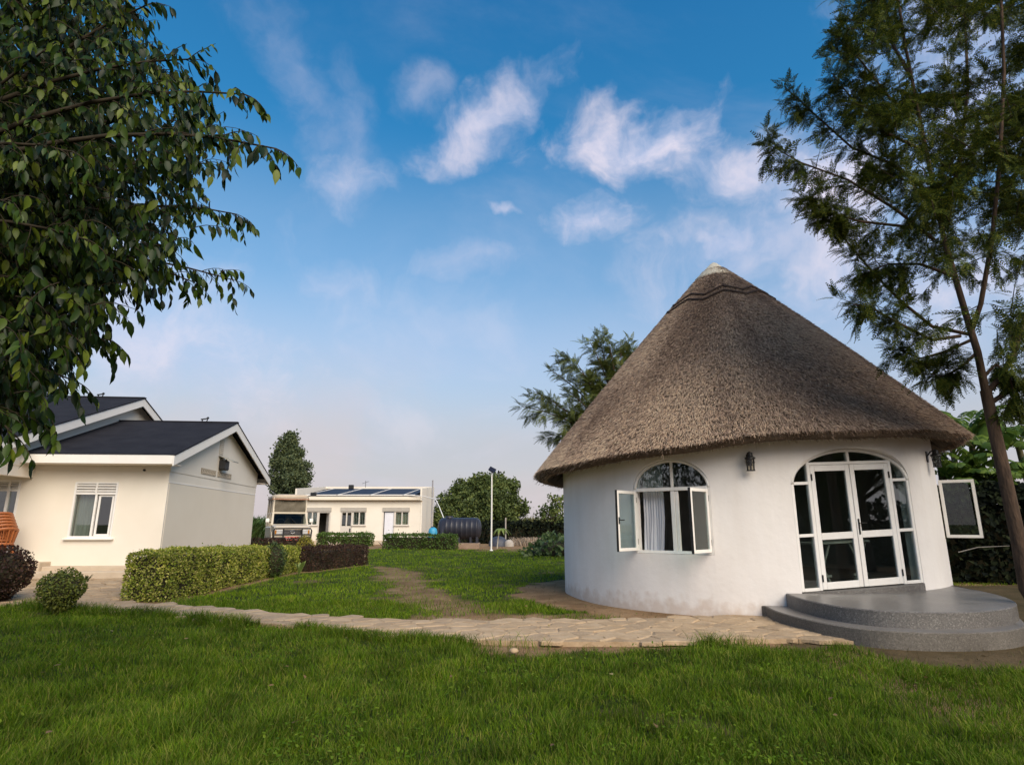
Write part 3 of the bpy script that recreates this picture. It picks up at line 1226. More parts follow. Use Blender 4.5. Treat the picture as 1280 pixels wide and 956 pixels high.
def straw_mat():
    if _straw:
        return _straw[0]
    m, nt, N, L = new_mat("straw_stalks")
    a = N('ShaderNodeAttribute')
    a.attribute_name = 'tone'
    g = N('ShaderNodeNewGeometry')
    md = N('ShaderNodeMath')
    md.operation = 'MULTIPLY_ADD'
    L(g.outputs['Random Per Island'], md.inputs[0])
    md.inputs[1].default_value = .30
    L(a.outputs['Fac'], md.inputs[2])
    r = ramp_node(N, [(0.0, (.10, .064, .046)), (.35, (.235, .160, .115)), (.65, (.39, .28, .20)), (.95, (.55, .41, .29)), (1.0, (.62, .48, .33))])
    sb = N('ShaderNodeMath')
    sb.operation = 'SUBTRACT'
    L(md.outputs[0], sb.inputs[0])
    sb.inputs[1].default_value = .15
    L(sb.outputs[0], r.inputs[0])
    p = N('ShaderNodeBsdfPrincipled')
    L(r.outputs[0], p.inputs['Base Color'])
    p.inputs['Roughness'].default_value = .8
    p.inputs['Specular IOR Level'].default_value = .2
    o = N('ShaderNodeOutputMaterial')
    L(p.outputs[0], o.inputs[0])
    _straw.append(m)
    return m


def arch_band(op, inset, depth_y, thick, width, n=28):
    """curved frame member that follows the head of the opening (local coordinates)"""
    vs, fs = [], []
    for k in range(n + 1):
        t = pi * (1 - k / n)
        ro = (op.hw - inset, op.rise - inset)
        ri = (op.hw - inset - width, op.rise - inset - width)
        po = (ro[0] * cos(t), op.spring + ro[1] * sin(t))
        pi_ = (ri[0] * cos(t), op.spring + ri[1] * sin(t))
        for (x, z) in (po, pi_):
            for y in (depth_y - thick / 2, depth_y + thick / 2):
                vs.append((x, y, z))
    for k in range(n):
        a = 4 * k
        fs += [(a, a + 1, a + 5, a + 4), (a + 2, a + 6, a + 7, a + 3), (a + 1, a + 3, a + 7, a + 5), (a, a + 4, a + 6, a + 2)]
    fs += [(0, 2, 3, 1), (4 * n, 4 * n + 1, 4 * n + 3, 4 * n + 2)]
    return vs, fs


def arch_pane(op, x0, x1, zbot, y, inset, n=14):
    """glass filling between x0 and x1 from zbot to the arch"""
    top = []
    for k in range(n + 1):
        x = x0 + (x1 - x0) * k / n
        a, h = op.hw - inset, op.rise - inset
        top.append((x, op.spring + h * sqrt(max(0, 1 - (x / a) ** 2))))
    poly = [(x0, zbot), (x1, zbot)] + [p for p in top[::-1] if p[1] > zbot + .004]
    vs = [(p[0], y - .003, p[1]) for p in poly] + [(p[0], y + .003, p[1]) for p in poly]
    n = len(poly)
    fs = [tuple(range(n)), tuple(range(n, 2 * n))[::-1]] + [(i, i + n, (i + 1) % n + n, (i + 1) % n) for i in range(n)]
    return vs, fs


def make_door(hut):
    op = DOOR
    M = op.M
    y = -.035
    zb = op.z0 + .03
    W = op.hw
    fr = MB()
    fr.add(*arch_band(op, .004, y, .07, .055), True, M)
    for s in (-1, 1):
        fr.box((s * (W - .032), y, (zb + op.spring) / 2), (.055, .07, op.spring - zb), M, .006)      # outer jambs
        fr.box((s * .815, y, (zb + 2.53) / 2), (.06, .075, 2.53 - zb), M, .006)                   # posts beside the leaves
        xm = s * (.845 + W - .06) / 2
        wd = W - .06 - .845
        for z, h in ((op.spring + .012, .05), (1.36, .05), (zb + .025, .05)):
            fr.box((xm, y + .002, z), (wd, .064, h), M, .004)
        fr.box((s * .815, y, 2.585), (.05, .06, .09), M)
    fr.box((0, y, 2.545), (1.69, .072, .05), M, .004)
    fr.box((0, y, 2.66), (.05, .064, .185), M, .004)
    fr.build("door_frame", M_FRAME, hut)
    th = MB()
    vs, fs = [], []
    for k in range(25):
        b = op.bc - op.half + .15 + (2 * op.half - .3) * k / 24
        for r, z in ((HR - .19, .37), (HR + .016, .37), (HR + .016, op.lo(b) + .022), (HR - .19, op.lo(b) + .024)):
            vs.append(hpt(b, r, z))
    for k in range(24):
        for j in range(4):
            a, c = 4 * k + j, 4 * k + (j + 1) % 4
            fs.append((a, a + 4, c + 4, c))
    fs += [(0, 1, 2, 3), (99, 98, 97, 96)]
    th.add(vs, fs)
    th.build("threshold", M_SPECK2, hut)
    # fixed lights: two panes each side, four pieces of arch glass
    for s in (-1, 1):
        xa, xb = sorted((s * .845, s * (W - .06)))
        for z0, z1 in ((zb + .05, 1.335), (1.385, op.spring - .013)):
            MB().box(((xa + xb) / 2, y, (z0 + z1) / 2), (xb - xa, .006, z1 - z0), M).build("side_pane", M_GLASS, hut)
        MB().add(*arch_pane(op, xa, xb - .0, op.spring + .037, y, .055), False, M).build("arch_pane", M_GLASS, hut)
        a, b = sorted((s * .025, s * .79))
        MB().add(*arch_pane(op, a, b, 2.57, y, .055), False, M).build("arch_pane", M_GLASS, hut)
    # the two leaves
    for s in (-1, 1):
        x0, x1 = sorted((s * .006, s * .782))
        yl = y + .012
        xc, w = (x0 + x1) / 2, x1 - x0
        z0, z1 = zb + .012, 2.515
        lf = MB()
        st = .085
        for xe in (x0 + st / 2, x1 - st / 2):
            lf.box((xe, yl, (z0 + z1) / 2), (st, .05, z1 - z0), M, .006)
        for zc, h in ((z1 - .05, .10), (1.33, .11), (z0 + .055, .11)):
            lf.box((xc, yl + .001, zc), (w - 2 * st, .048, h), M, .004)
        leaf = lf.build("door_leaf", M_FRAME, hut)
        for a, b in ((z0 + .11, 1.275), (1.385, z1 - .10)):
            MB().box((xc, yl, (a + b) / 2), (w - 2 * st, .006, b - a), M).build("pane", M_GLASS, leaf)
        hx = s * .775
        for z in (z0 + .18, z1 - .2):
            MB().tube([(hx, yl + .034, z - .055), (hx, yl + .034, z + .055)], .013, 8, True, M).build("hinge", M_BLACK, leaf)
        if s > 0:
            h = MB()
            h.box((.045, yl + .03, 1.46), (.032, .012, .26), M, .004)
            h.bar(M @ Vector((.045, yl + .035, 1.52)), M @ Vector((.045, yl + .085, 1.52)), .016, .016)
            h.bar(M @ Vector((.04, yl + .08, 1.52)), M @ Vector((.16, yl + .08, 1.515)), .018, .018, bev=.005)
            h.build("handle", M_BLACK, leaf)


M_CLEAR = glass_mat("casement_glass", (.84, .9, .87), .05)


def make_sash(hut, op, hinge_x, ang, w, z0, z1, sgn, name="casement", handle=True):
    """open casement: sgn=+1 hinged on its left edge, -1 on its right"""
    a = R(ang)
    H = op.M @ Matrix.Translation((hinge_x, .03, 0)) @ Matrix.Rotation(sgn * a, 4, 'Z')
    m = MB()
    st = .055
    c = sgn * w / 2
    for x in (st / 2, w - st / 2):
        m.box((sgn * x, 0, (z0 + z1) / 2), (st, .042, z1 - z0), H, .005)
    for z in (z0 + st / 2, z1 - st / 2):
        m.box((c, .001, z), (w - 2 * st, .040, st), H, .004)
    sash = m.build(name, M_FRAME, hut)
    MB().box((c, 0, (z0 + z1) / 2), (w - 2 * st, .006, z1 - z0 - 2 * st), H).build("pane", M_CLEAR, sash)
    e = MB()
    e.box((sgn * (w + .003), 0, (z0 + z1) / 2), (.007, .044, z1 - z0 + .01), H)
    e.build("weather_seal", M_BLACK, sash)
    for z in (z0 + .16, z1 - .16):
        MB().tube([tuple(H @ Vector((0, -.012 * sgn, z - .05))), tuple(H @ Vector((0, -.012 * sgn, z + .05)))], .012, 8).build("hinge", M_BLACK, sash)
    if handle:
        h = MB()
        x = sgn * (w - st / 2)
        h.box((x, -.028, (z0 + z1) / 2), (.026, .012, .12), H, .003)
        h.box((x, -.045, (z0 + z1) / 2 + .01), (.018, .03, .018), H)
        h.box((x - sgn * .055, -.058, (z0 + z1) / 2 + .008), (.125, .014, .018), H, .004)
        h.build("handle", M_BLACK, sash)
    return sash


def arched_window_frame(hut, op, extra=True):
    M, y, W = op.M, -.035, op.hw
    zb, sp = op.z0, op.spring
    fr = MB()
    fr.add(*arch_band(op, .004, y, .07, .05), True, M)
    for s in (-1, 1):
        fr.box((s * (W - .03), y, (zb + sp) / 2), (.052, .07, sp - zb), M, .005)
    fr.box((0, y, zb + .03), (2 * W - .108, .068, .05), M, .004)
    fr.box((0, y + .003, sp - .012), (2 * W - .108, .072, .062), M, .004)
    fr.box((.035, y, (zb + sp) / 2), (.075, .066, sp - zb - .10), M, .004)
    fr.box((.035, y, sp + (op.rise - .035) / 2 + .01), (.045, .06, op.rise - .06), M, .004)
    if extra:
        fr.box((.105, y - .004, (zb + sp) / 2), (.055, .05, sp - zb - .10), M, .004)
    fr.build("window_frame", M_FRAME, hut)
    for a, b in ((-W + .055, .0125), (.0575, W - .055)):
        MB().add(*arch_pane(op, a, b, sp + .019, y, .052), False, M).build("arch_pane", M_GLASS, hut)


def make_window(hut):
    op = WIN
    arched_window_frame(hut, op)
    make_sash(hut, op, -op.hw + .05, 100, .60, 1.03, 2.10, 1)
    make_sash(hut, op, op.hw - .045, 80, .60, 1.03, 2.10, -1, handle=False)


def make_sidewindow(hut):
    op = SIDEWIN
    arched_window_frame(hut, op, False)
    make_sash(hut, op, -op.hw + .03, 96, .56, 1.25, 2.33, 1, handle=False)


M_SPECK = None


def speck_mat(name, base, dark, light, rough):
    """terrazzo: chips set in grey cement"""
    m, nt, N, L = new_mat(name)
    tc = N('ShaderNodeTexCoord')
    v = N('ShaderNodeTexVoronoi')
    v.inputs['Scale'].default_value = 75
    L(tc.outputs['Object'], v.inputs['Vector'])
    sx = N('ShaderNodeSeparateColor')
    L(v.outputs['Color'], sx.inputs[0])
    r = ramp_node(N, [(0, dark), (.42, base), (.75, base), (1, light)])
    L(sx.outputs[0], r.inputs[0])
    n = N('ShaderNodeTexNoise')
    n.inputs['Scale'].default_value = 1.6
    n.inputs['Detail'].default_value = 8
    L(tc.outputs['Object'], n.inputs['Vector'])
    d = ramp_node(N, [(.3, (.72, .71, .70)), (.7, (1, 1, 1))])
    L(n.outputs[0], d.inputs[0])
    mx = N('ShaderNodeMix')
    mx.data_type = 'RGBA'
    mx.blend_type = 'MULTIPLY'
    mx.inputs[0].default_value = 1
    L(r.outputs[0], mx.inputs[6])
    L(d.outputs[0], mx.inputs[7])
    p = N('ShaderNodeBsdfPrincipled')
    L(mx.outputs[2], p.inputs['Base Color'])
    rr = N('ShaderNodeMapRange')
    L(n.outputs[0], rr.inputs[0])
    rr.inputs[3].default_value = rough
    rr.inputs[4].default_value = rough + .25
    L(rr.outputs[0], p.inputs['Roughness'])
    b = N('ShaderNodeBump')
    b.inputs['Strength'].default_value = .08
    L(n.outputs[0], b.inputs['Height'])
    L(b.outputs[0], p.inputs['Normal'])
    o = N('ShaderNodeOutputMaterial')
    L(p.outputs[0], o.inputs[0])
    return m


M_SPECK = speck_mat("terrazzo", (.19, .175, .16), (.14, .13, .12), (.26, .24, .22), .24)
M_SPECK2 = speck_mat("terrazzo_riser", (.135, .125, .115), (.085, .08, .075), (.23, .22, .20), .5)
M_SPECK3 = speck_mat("worn_terrazzo", (.14, .125, .105), (.10, .09, .075), (.19, .172, .148), .75)
HUT = make_hut()


def make_terrace():
    """two rounded steps of terrazzo in front of the door"""
    t = empty("terrazzo_terrace", (6.5, 9.8, 0))
    tag(t, "grey speckled two-tier terrace with rounded steps before the hut door", "terrace")

    def curve(P, sub=6):
        out = []
        for i in range(len(P) - 1):
            p0, p1, p2, p3 = [np.array(P[min(max(j, 0), len(P) - 1)], float) for j in (i - 1, i, i + 1, i + 2)]
            for k in range(sub):
                u = k / sub
                out.append(.5 * (2 * p1 + (p2 - p0) * u + (2 * p0 - 5 * p1 + 4 * p2 - p3) * u * u + (3 * p1 - p0 - 3 * p2 + p3) * u ** 3))
        return [tuple(q) for q in out] + [P[-1]]
    back = []
    for k in range(25):                              # along the hut wall, a little inside its face
        q = hpt(77 - (77 - 4) * k / 24, HR - .04, 0)
        back.append((q[0], q[1]))
    for nm, z0, z1, P in TIERS:
        poly = curve(P) + [q for q in back if (q[0] > P[0][0] - .1)]
        m = MB()
        n = len(poly)
        e = .02
        c = np.mean(poly, 0)
        inn = []
        for i, p in enumerate(poly):
            p = np.array(p)
            d = (p - c) / np.hypot(*(p - c))
            inn.append(p - d * e)
        vs = [(p[0], p[1], z0) for p in poly] + [(p[0], p[1], z1 - e * .6) for p in poly] + [(p[0], p[1], z1) for p in inn]
        m.add(vs, [(i, (i + 1) % n, (i + 1) % n + n, i + n) for i in range(n)] +
              [(i + n, (i + 1) % n + n, (i + 1) % n + 2 * n, i + 2 * n) for i in range(n)], False)
        me_o = m.build(nm, M_SPECK2 if nm == "upper_step" else M_SPECK3, t)
        tp = MB()
        tp.add([(p[0], p[1], z1) for p in inn], [tuple(range(n))])
        tp.add([(p[0], p[1], z1 - .01) for p in inn], [tuple(range(n))[::-1]])
        tp.build("polished_top", M_SPECK, me_o)


TIERS = [("upper_step", 0.20, .405, [(4.42, 10.05), (4.38, 9.6), (4.41, 9.1), (4.52, 8.65), (4.80, 8.30), (5.26, 8.14), (5.9, 8.18), (6.5, 8.43),
                                     (7.0, 8.82), (7.4, 9.35), (7.72, 10.0), (7.95, 10.8), (8.1, 11.6), (8.2, 12.4)]),
         ("lower_step", -.1, .205, [(4.12, 10.3), (4.05, 9.8), (4.08, 9.2), (4.22, 8.6), (4.52, 8.12), (5.0, 7.9), (5.6, 7.86), (6.2, 8.02), (6.7, 8.36),
                                    (7.08, 8.85), (7.45, 9.45), (7.85, 10.2), (8.15, 11.0), (8.3, 11.8), (8.35, 12.6)])]
make_terrace()

# ------------------------------------------------------------------ the bungalow on the left
def wall_grid(m, fn, u0, u1, z0, z1, holes, th):
    """wall with rectangular openings; fn(u, d, z) gives the point, d = distance behind the face"""
    us = sorted({u0, u1, *[h[0] for h in holes], *[h[1] for h in holes]})
    zs = sorted({z0, z1, *[h[2] for h in holes], *[h[3] for h in holes]})

    def solid(i, j):
        if i < 0 or j < 0 or i >= len(us) - 1 or j >= len(zs) - 1:
            return False
        u, z = (us[i] + us[i + 1]) / 2, (zs[j] + zs[j + 1]) / 2
        return not any(h[0] < u < h[1] and h[2] < z < h[3] for h in holes)
    for i in range(len(us) - 1):
        for j in range(len(zs) - 1):
            if not solid(i, j):
                continue
            a, b, c, d = us[i], us[i + 1], zs[j], zs[j + 1]
            m.add([fn(a, 0, c), fn(b, 0, c), fn(b, 0, d), fn(a, 0, d)], [(0, 1, 2, 3)])
            m.add([fn(a, th, c), fn(b, th, c), fn(b, th, d), fn(a, th, d)], [(3, 2, 1, 0)])
            for (di, dj, e) in ((-1, 0, (a, c, a, d)), (1, 0, (b, d, b, c)), (0, -1, (b, c, a, c)), (0, 1, (a, d, b, d))):
                if not solid(i + di, j + dj):
                    m.add([fn(e[0], 0, e[1]), fn(e[2], 0, e[3]), fn(e[2], th, e[3]), fn(e[0], th, e[1])], [(0, 1, 2, 3)])


HX, HY = np.array([.9954, .0958]), np.array([-.0958, .9954])
HO = np.array([-9.34, 16.5])
M_LOUVRE = mat("vent_block", (.48, .41, .31), (.56, .48, .37), 9, .9)
M_VENTDARK = mat("vent_dark_brown", (.05, .04, .03), (.08, .06, .045), 9, .95)  # dark brown backing of the eave vents
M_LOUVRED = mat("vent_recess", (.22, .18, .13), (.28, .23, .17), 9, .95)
M_CURTAIN = mat("grey_curtain", (.30, .28, .26), (.42, .39, .36), 3, .9, stretch=(6, 6, .4))
M_LACE = mat("white_net_curtain", (.55, .56, .60), (.70, .71, .75), 3, .9, stretch=(5, 5, .4))


def make_bungalow():
    M = Matrix(((HX[0], HY[0], 0, HO[0]), (HX[1], HY[1], 0, HO[1]), (0, 0, 1, 0), (0, 0, 0, 1)))
    P = lambda x, y, z: tuple(M @ Vector((x, y, z)))
    h = empty("bungalow", (HO[0], HO[1], 0), math.atan2(HX[1], HX[0]))
    tag(h, "cream bungalow with dark gabled roofs behind the clipped hedge", "house")
    B = lambda mb, nm, mt, par=h: mb.build(nm, mt, par)
    # walls
    m = MB()
    wall_grid(m, lambda u, d, z: P(u, d, z), -9, 0, .1, 3.26, [(-2.36, -1.26, 1.14, 2.60), (-5.2, -3.72, .55, 2.64)], .2)
    wall_grid(m, lambda u, d, z: P(-d, u, z), .2, 7.4, .1, 3.26, [], .2)
    wall_grid(m, lambda u, d, z: P(-u, 7.4 - d, z), .2, 9, .1, 3.26, [], .2)
    B(m, "wall", M_CREAM)
    pk = 4.72
    g = [(.0, 3.26), (7.4, 3.26), (7.4, 3.44), (3.7, pk), (0, 3.44)]
    m = MB()
    n = len(g)
    m.add([P(0, y, z) for y, z in g] + [P(-.2, y, z) for y, z in g],
          [tuple(range(n)), tuple(range(n, 2 * n))[::-1]] + [(i, i + n, (i + 1) % n + n, (i + 1) % n) for i in range(n)])
    B(m, "gable_wall", M_CREAM)
    # plaster: proud upper course, ledge, smoother lower panel
    m = MB()
    g = [(-.012, 2.90), (7.412, 2.90), (7.41, 3.43), (3.7, pk - .01), (-.012, 3.43)]
    m.add([P(.016, y, z) for y, z in g] + [P(.002, y, z) for y, z in g],
          [tuple(range(n)), tuple(range(n, 2 * n))[::-1]] + [(i, i + n, (i + 1) % n + n, (i + 1) % n) for i in range(n)])
    m.box((-1.72, -.007, 3.08), (3.45, .012, .36), M)
    B(m, "upper_plaster", M_CREAM)
    m = MB()
    m.box((.008, 3.7, 2.615), (.014, 7.35, .03), M)
    B(m, "plaster_ledge", M_TRIM)
    m = MB()
    m.box((.004, 3.72, 1.5), (.007, 7.30, 2.19), M)
    B(m, "plaster_panel", M_CREAM2)
    # roof of the wing
    sl = (4.86 - 3.30) / 4.3

    def slope_slab(mb, xa, xb, ya, yb, yr, zr, s, t0, t1):
        """sloping sheet from ya to yb; top at zr - s*|y-yr|, offset t0..t1 below it"""
        f = lambda y: zr - s * abs(y - yr)
        v = [P(xa, ya, f(ya) - t0), P(xb, ya, f(ya) - t0), P(xb, yb, f(yb) - t0), P(xa, yb, f(yb) - t0),
             P(xa, ya, f(ya) - t1), P(xb, ya, f(ya) - t1), P(xb, yb, f(yb) - t1), P(xa, yb, f(yb) - t1)]
        mb.add(v, [(0, 1, 2, 3), (7, 6, 5, 4), (0, 4, 5, 1), (1, 5, 6, 2), (2, 6, 7, 3), (3, 7, 4, 0)])
    for (ya, yb) in ((-.62, 3.7), (3.7, 8.02)):
        m = MB()
        slope_slab(m, -3.46, .36, ya, yb, 3.7, 4.87, sl, 0, .035)
        B(m, "roof_slope", M_ROOF)
    m = MB()
    m.bar(P(-3.46, 3.7, 4.872), P(.37, 3.7, 4.872), .16, .03)
    B(m, "ridge_cap", M_ROOF)
    for (ya, yb) in ((-.62, 3.699), (3.701, 8.02)):
        m = MB()
        slope_slab(m, .315, .345, ya, yb, 3.7, 4.87, sl, .036, .30)
        B(m, "bargeboard", M_TRIM)
    for y in (-.62, 7.99):
        m = MB()
        m.box((-1.58, y + .015, 3.165), (3.78, .03, .23), M)
        B(m, "fascia", M_TRIM)
    for yc in (-.31, 7.71):
        m = MB()
        m.box((-1.58, yc, 3.055), (3.76, .57, .018), M)
        B(m, "soffit", M_CREAM)
    # the taller block behind with its porch
    s2, zr2, yr2 = .372, 5.80, 4.4
    for (ya, yb) in ((-2.75, yr2), (yr2, 11.4)):
        m = MB()
        slope_slab(m, -15, -3.10, ya, yb, yr2, zr2, s2, 0, .035)
        B(m, "tall_roof_slope", M_ROOF)
        m = MB()
        slope_slab(m, -3.15, -3.12, ya, yb - .001 if ya < 0 else yb, yr2, zr2, s2, .036, .30)
        B(m, "bargeboard", M_TRIM)
    m = MB()
    m.bar(P(-15, yr2, 5.803), P(-3.09, yr2, 5.803), .16, .03)
    B(m, "ridge_cap", M_ROOF)
    f2 = lambda y: zr2 - s2 * abs(y - yr2) - .04
    m = MB()
    g = [(-2.2, 2.70), (-.003, 2.70), (-.003, 3.262), (7.403, 3.262), (7.403, 2.7), (11, 2.7), (11, f2(11)), (yr2, f2(yr2)), (-2.2, f2(-2.2))]
    n = len(g)
    m.add([P(-3.45, y, z) for y, z in g] + [P(-3.65, y, z) for y, z in g],
          [tuple(range(n)), tuple(range(n, 2 * n))[::-1]] + [(i, i + n, (i + 1) % n + n, (i + 1) % n) for i in range(n)])
    B(m, "tall_gable_wall", M_CREAM)
    m = MB()
    m.box((-3.44, -1.1, 2.98), (.016, 2.16, .035), M)
    B(m, "beam_moulding", M_CREAM2)
    m = MB()
    m.box((-9.3, -2.1, 2.9), (11.2, .2, .40), M)
    m.box((-9.3, -1.1, 3.04), (11.2, 1.78, .02), M)
    m.box((-3.57, -2.08, 1.60), (.22, .22, 2.2), M)
    B(m, "porch_beam", M_CREAM)
    # plinth, apron step, porch floor
    m = MB()
    m.box((-1.32, -.17, .25), (2.66, .36, .40), M, .012)
    B(m, "plinth", M_PLASTER)
    m = MB()
    m.box((-1.52, -.44, .155), (3.06, .88, .39), M, .012)
    B(m, "step", M_PLASTER)
    m = MB()
    m.box((-2.98, -.22, .36), (.66, .46, .40), M, .012)
    m.box((-8.2, -1.2, .33), (9.7, 2.5, .46), M, .012)
    B(m, "porch_floor", M_PLASTER)
    # window with louvred head
    w = MB()
    xa, xb, za, zb = -2.36, -1.26, 1.14, 2.60
    w.box(((xa + xb) / 2, .02, za + .03), (xb - xa - .10, .07, .055), M)
    w.box(((xa + xb) / 2, .02, 2.305), (xb - xa - .10, .075, .06), M)
    w.box(((xa + xb) / 2, .02, zb - .02), (xb - xa - .10, .07, .04), M)
    for x in (xa + .025, xb - .025):
        w.box((x, .02, (za + zb) / 2), (.05, .08, zb - za), M)
    w.box(((xa + xb) / 2, .018, (2.335 + zb - .04) / 2), (.045, .066, zb - .04 - 2.335), M)
    w.box((-1.79, .022, (za + .057 + 2.275) / 2), (.05, .06, 2.275 - za - .057), M)
    win = w.build("window", M_FRAME, h)
    for xs in ((xa + .05, (xa + xb) / 2 - .023), ((xa + xb) / 2 + .023, xb - .05)):
        for k in range(3):
            q = MB()
            z = 2.372 + k * .072
            q.box(((xs[0] + xs[1]) / 2, .02, 0), (xs[1] - xs[0], .10, .012), M @ Matrix.Translation((0, 0, z)) @ Matrix.Rotation(R(38), 4, 'X'))
            q.build("louvre", M_FRAME, win)
    MB().box((-2.06, .03, 1.74), (.49, .006, 1.07), M).build("pane", M_GLASS, win)
    q = MB()
    q.box((-1.71, .045, 1.735), (.05, .03, 1.07), M)
    q.box((-1.37, .045, 1.735), (.05, .03, 1.07), M)
    q.box((-1.54, .046, 2.245), (.29, .028, .05), M)
    q.box((-1.54, .046, 1.225), (.29, .028, .05), M)
    q.build("sliding_sash", M_FRAME, win)
    MB().box((-1.54, .046, 1.735), (.29, .006, .97), M).build("pane", M_GLASS, win)
    MB().box((-1.81, -.03, 1.12), (1.24, .12, .045), M, .008).build("sill", M_TRIM, win)
    # vents under the eave and in the gable
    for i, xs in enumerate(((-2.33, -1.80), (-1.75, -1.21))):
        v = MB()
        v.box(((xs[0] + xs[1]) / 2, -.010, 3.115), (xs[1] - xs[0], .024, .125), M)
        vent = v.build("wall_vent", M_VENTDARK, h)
        v = MB()
        for k in range(7):
            x = xs[0] + (k + .5) * (xs[1] - xs[0]) / 7
            v.box((x, -.024, 3.115), (.02, .008, .12), M)
        v.box(((xs[0] + xs[1]) / 2, -.026, 3.115), (xs[1] - xs[0], .006, .018), M)
        v.build("vent_bars", M_LOUVRE, vent)
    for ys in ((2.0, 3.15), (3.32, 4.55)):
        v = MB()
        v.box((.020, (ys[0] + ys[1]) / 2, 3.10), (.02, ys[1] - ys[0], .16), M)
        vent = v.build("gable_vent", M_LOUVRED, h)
        v = MB()
        for k in range(9):
            y = ys[0] + (k + .5) * (ys[1] - ys[0]) / 9
            for s in (-1, 1):
                v.bar(P(.033, y - .05, 3.10 - s * .06), P(.033, y + .05, 3.10 + s * .06), .022, .008, (1, 0, 0))
        for z in (3.025, 3.175):
            v.box((.033, (ys[0] + ys[1]) / 2, z), (.012, ys[1] - ys[0], .02), M)
        v.build("vent_bars", M_LOUVRE, vent)
    v = MB()
    v.box((.020, 3.42, 4.0), (.016, .34, .52), M)
    vent = v.build("gable_vent", M_LOUVRE, h)
    v = MB()
    for k in range(8):
        v.box((.032, 3.42, 3.78 + k * .063), (.012, .32, .022), M)
    v.build("vent_slats", M_CREAM2, vent)
    # door at the back of the porch
    d = MB()
    xa, xb, za, zb = -5.2, -3.72, .55, 2.64
    for x in (xa + .03, xb - .03, -4.42, -3.98 - .02):
        d.box((x, .03, (za + zb) / 2), (.06, .08, zb - za), M)
    for z in (2.38, zb - .02, 1.42):
        d.box(((xa + xb) / 2, .031, z), (xb - xa - .1, .07, .06), M)
    dr = d.build("porch_door", M_FRAME, h)
    for x0, x1 in ((xa + .06, -4.45), (-4.39, -4.03), (-3.97, xb - .06)):
        for k in range(3):
            MB().box(((x0 + x1) / 2, .03, 0), (x1 - x0, .09, .012), M @ Matrix.Translation((0, 0, 2.44 + k * .065)) @ Matrix.Rotation(R(38), 4, 'X')).build("louvre", M_FRAME, dr)
        for z0, z1 in ((.57, 1.39), (1.45, 2.35)):
            MB().box(((x0 + x1) / 2, .03, (z0 + z1) / 2), (x1 - x0, .006, z1 - z0), M).build("pane", M_GLASS, dr)
    MB().tube([P(-.65, .05, 2.93), P(-.65, -.06, 2.93)], .03, 8).build("overflow_pipe", M_BLACK, h)
    # dark inside
    m = MB()
    m.box((-4.6, 3.7, .45), (8.7, 7.0, .1), M)
    m.box((-4.6, 3.7, 3.2), (8.7, 7.0, .06), M)
    m.box((-4.6, 2.6, 1.8), (8.7, .1, 2.6), M)
    m.box((-3.2, 1.3, 1.8), (.1, 2.4, 2.6), M)
    B(m, "inner_walls", mat("inner_paint", (.30, .28, .25), (.34, .32, .29), 2, .9))
    # curtain behind the window
    q = []
    f = []
    for k in range(25):
        x = -2.32 + .50 * k / 24
        y = .17 + .025 * sin(k * 1.9)
        q += [P(x, y, 1.10), P(x, y, 2.32), P(x, y + .006, 1.10), P(x, y + .006, 2.32)]
    for k in range(24):
        a = 4 * k
        f += [(a, a + 4, a + 5, a + 1), (a + 2, a + 3, a + 7, a + 6)]
    c = MB().add(q, f, True).build("curtain", M_CURTAIN)
    tag(c, "drab grey curtain hanging behind the left pane of the bungalow window", "curtain")
    # solar floodlight on the gable
    fl = empty("floodlight", P(.02, 3.5, 3.5))
    tag(fl, "small black floodlight with tilted panel fixed high on the bungalow gable", "floodlight")
    m = MB()
    m.box((.13, 3.5, 3.40), (.20, .40, .32), M, .03)
    m.build("lamp_body", M_BLACK, fl)
    m = MB()
    m.box((0, 0, 0), (.50, .52, .03), M @ Matrix.Translation((.26, 3.5, 3.60)) @ Matrix.Rotation(R(22), 4, 'Y'), .006)
    m.build("solar_panel", mat("panel_frame_grey", (.28, .27, .24), (.36, .35, .31), 5, .5), fl)
    m = MB()
    m.bar(P(.02, 3.5, 3.52), P(.2, 3.5, 3.58), .04, .04)
    m.build("bracket", M_BLACK, fl)
    # fittings on the ridges
    for lab, (x, y, z), s in (("small dark fitting perched on the lower bungalow ridge", (-.75, 3.7, 4.885), .55),
                              ("tiny dark fitting on the taller ridge behind the leaves", (-4.6, 4.4, 5.815), .5)):
        b = empty("ridge_fitting", P(x, y, z))
        tag(b, lab, "roof fitting")
        for dx in (-.14, .14):
            m = MB()
            m.bar(P(x + dx * s, y, z), P(x + dx * s + .03, y, z + .15 * s), .025, .025)
            m.build("leg", M_BLACK, b)
        m = MB()
        m.bar(P(x - .2 * s, y, z + .13 * s), P(x + .24 * s, y, z + .20 * s), .05, .035)
        m.bar(P(x + .16 * s, y, z + .19 * s), P(x + .24 * s, y, z + .27 * s), .06, .05)
        m.build("crossbar", M_BLACK, b)


make_bungalow()


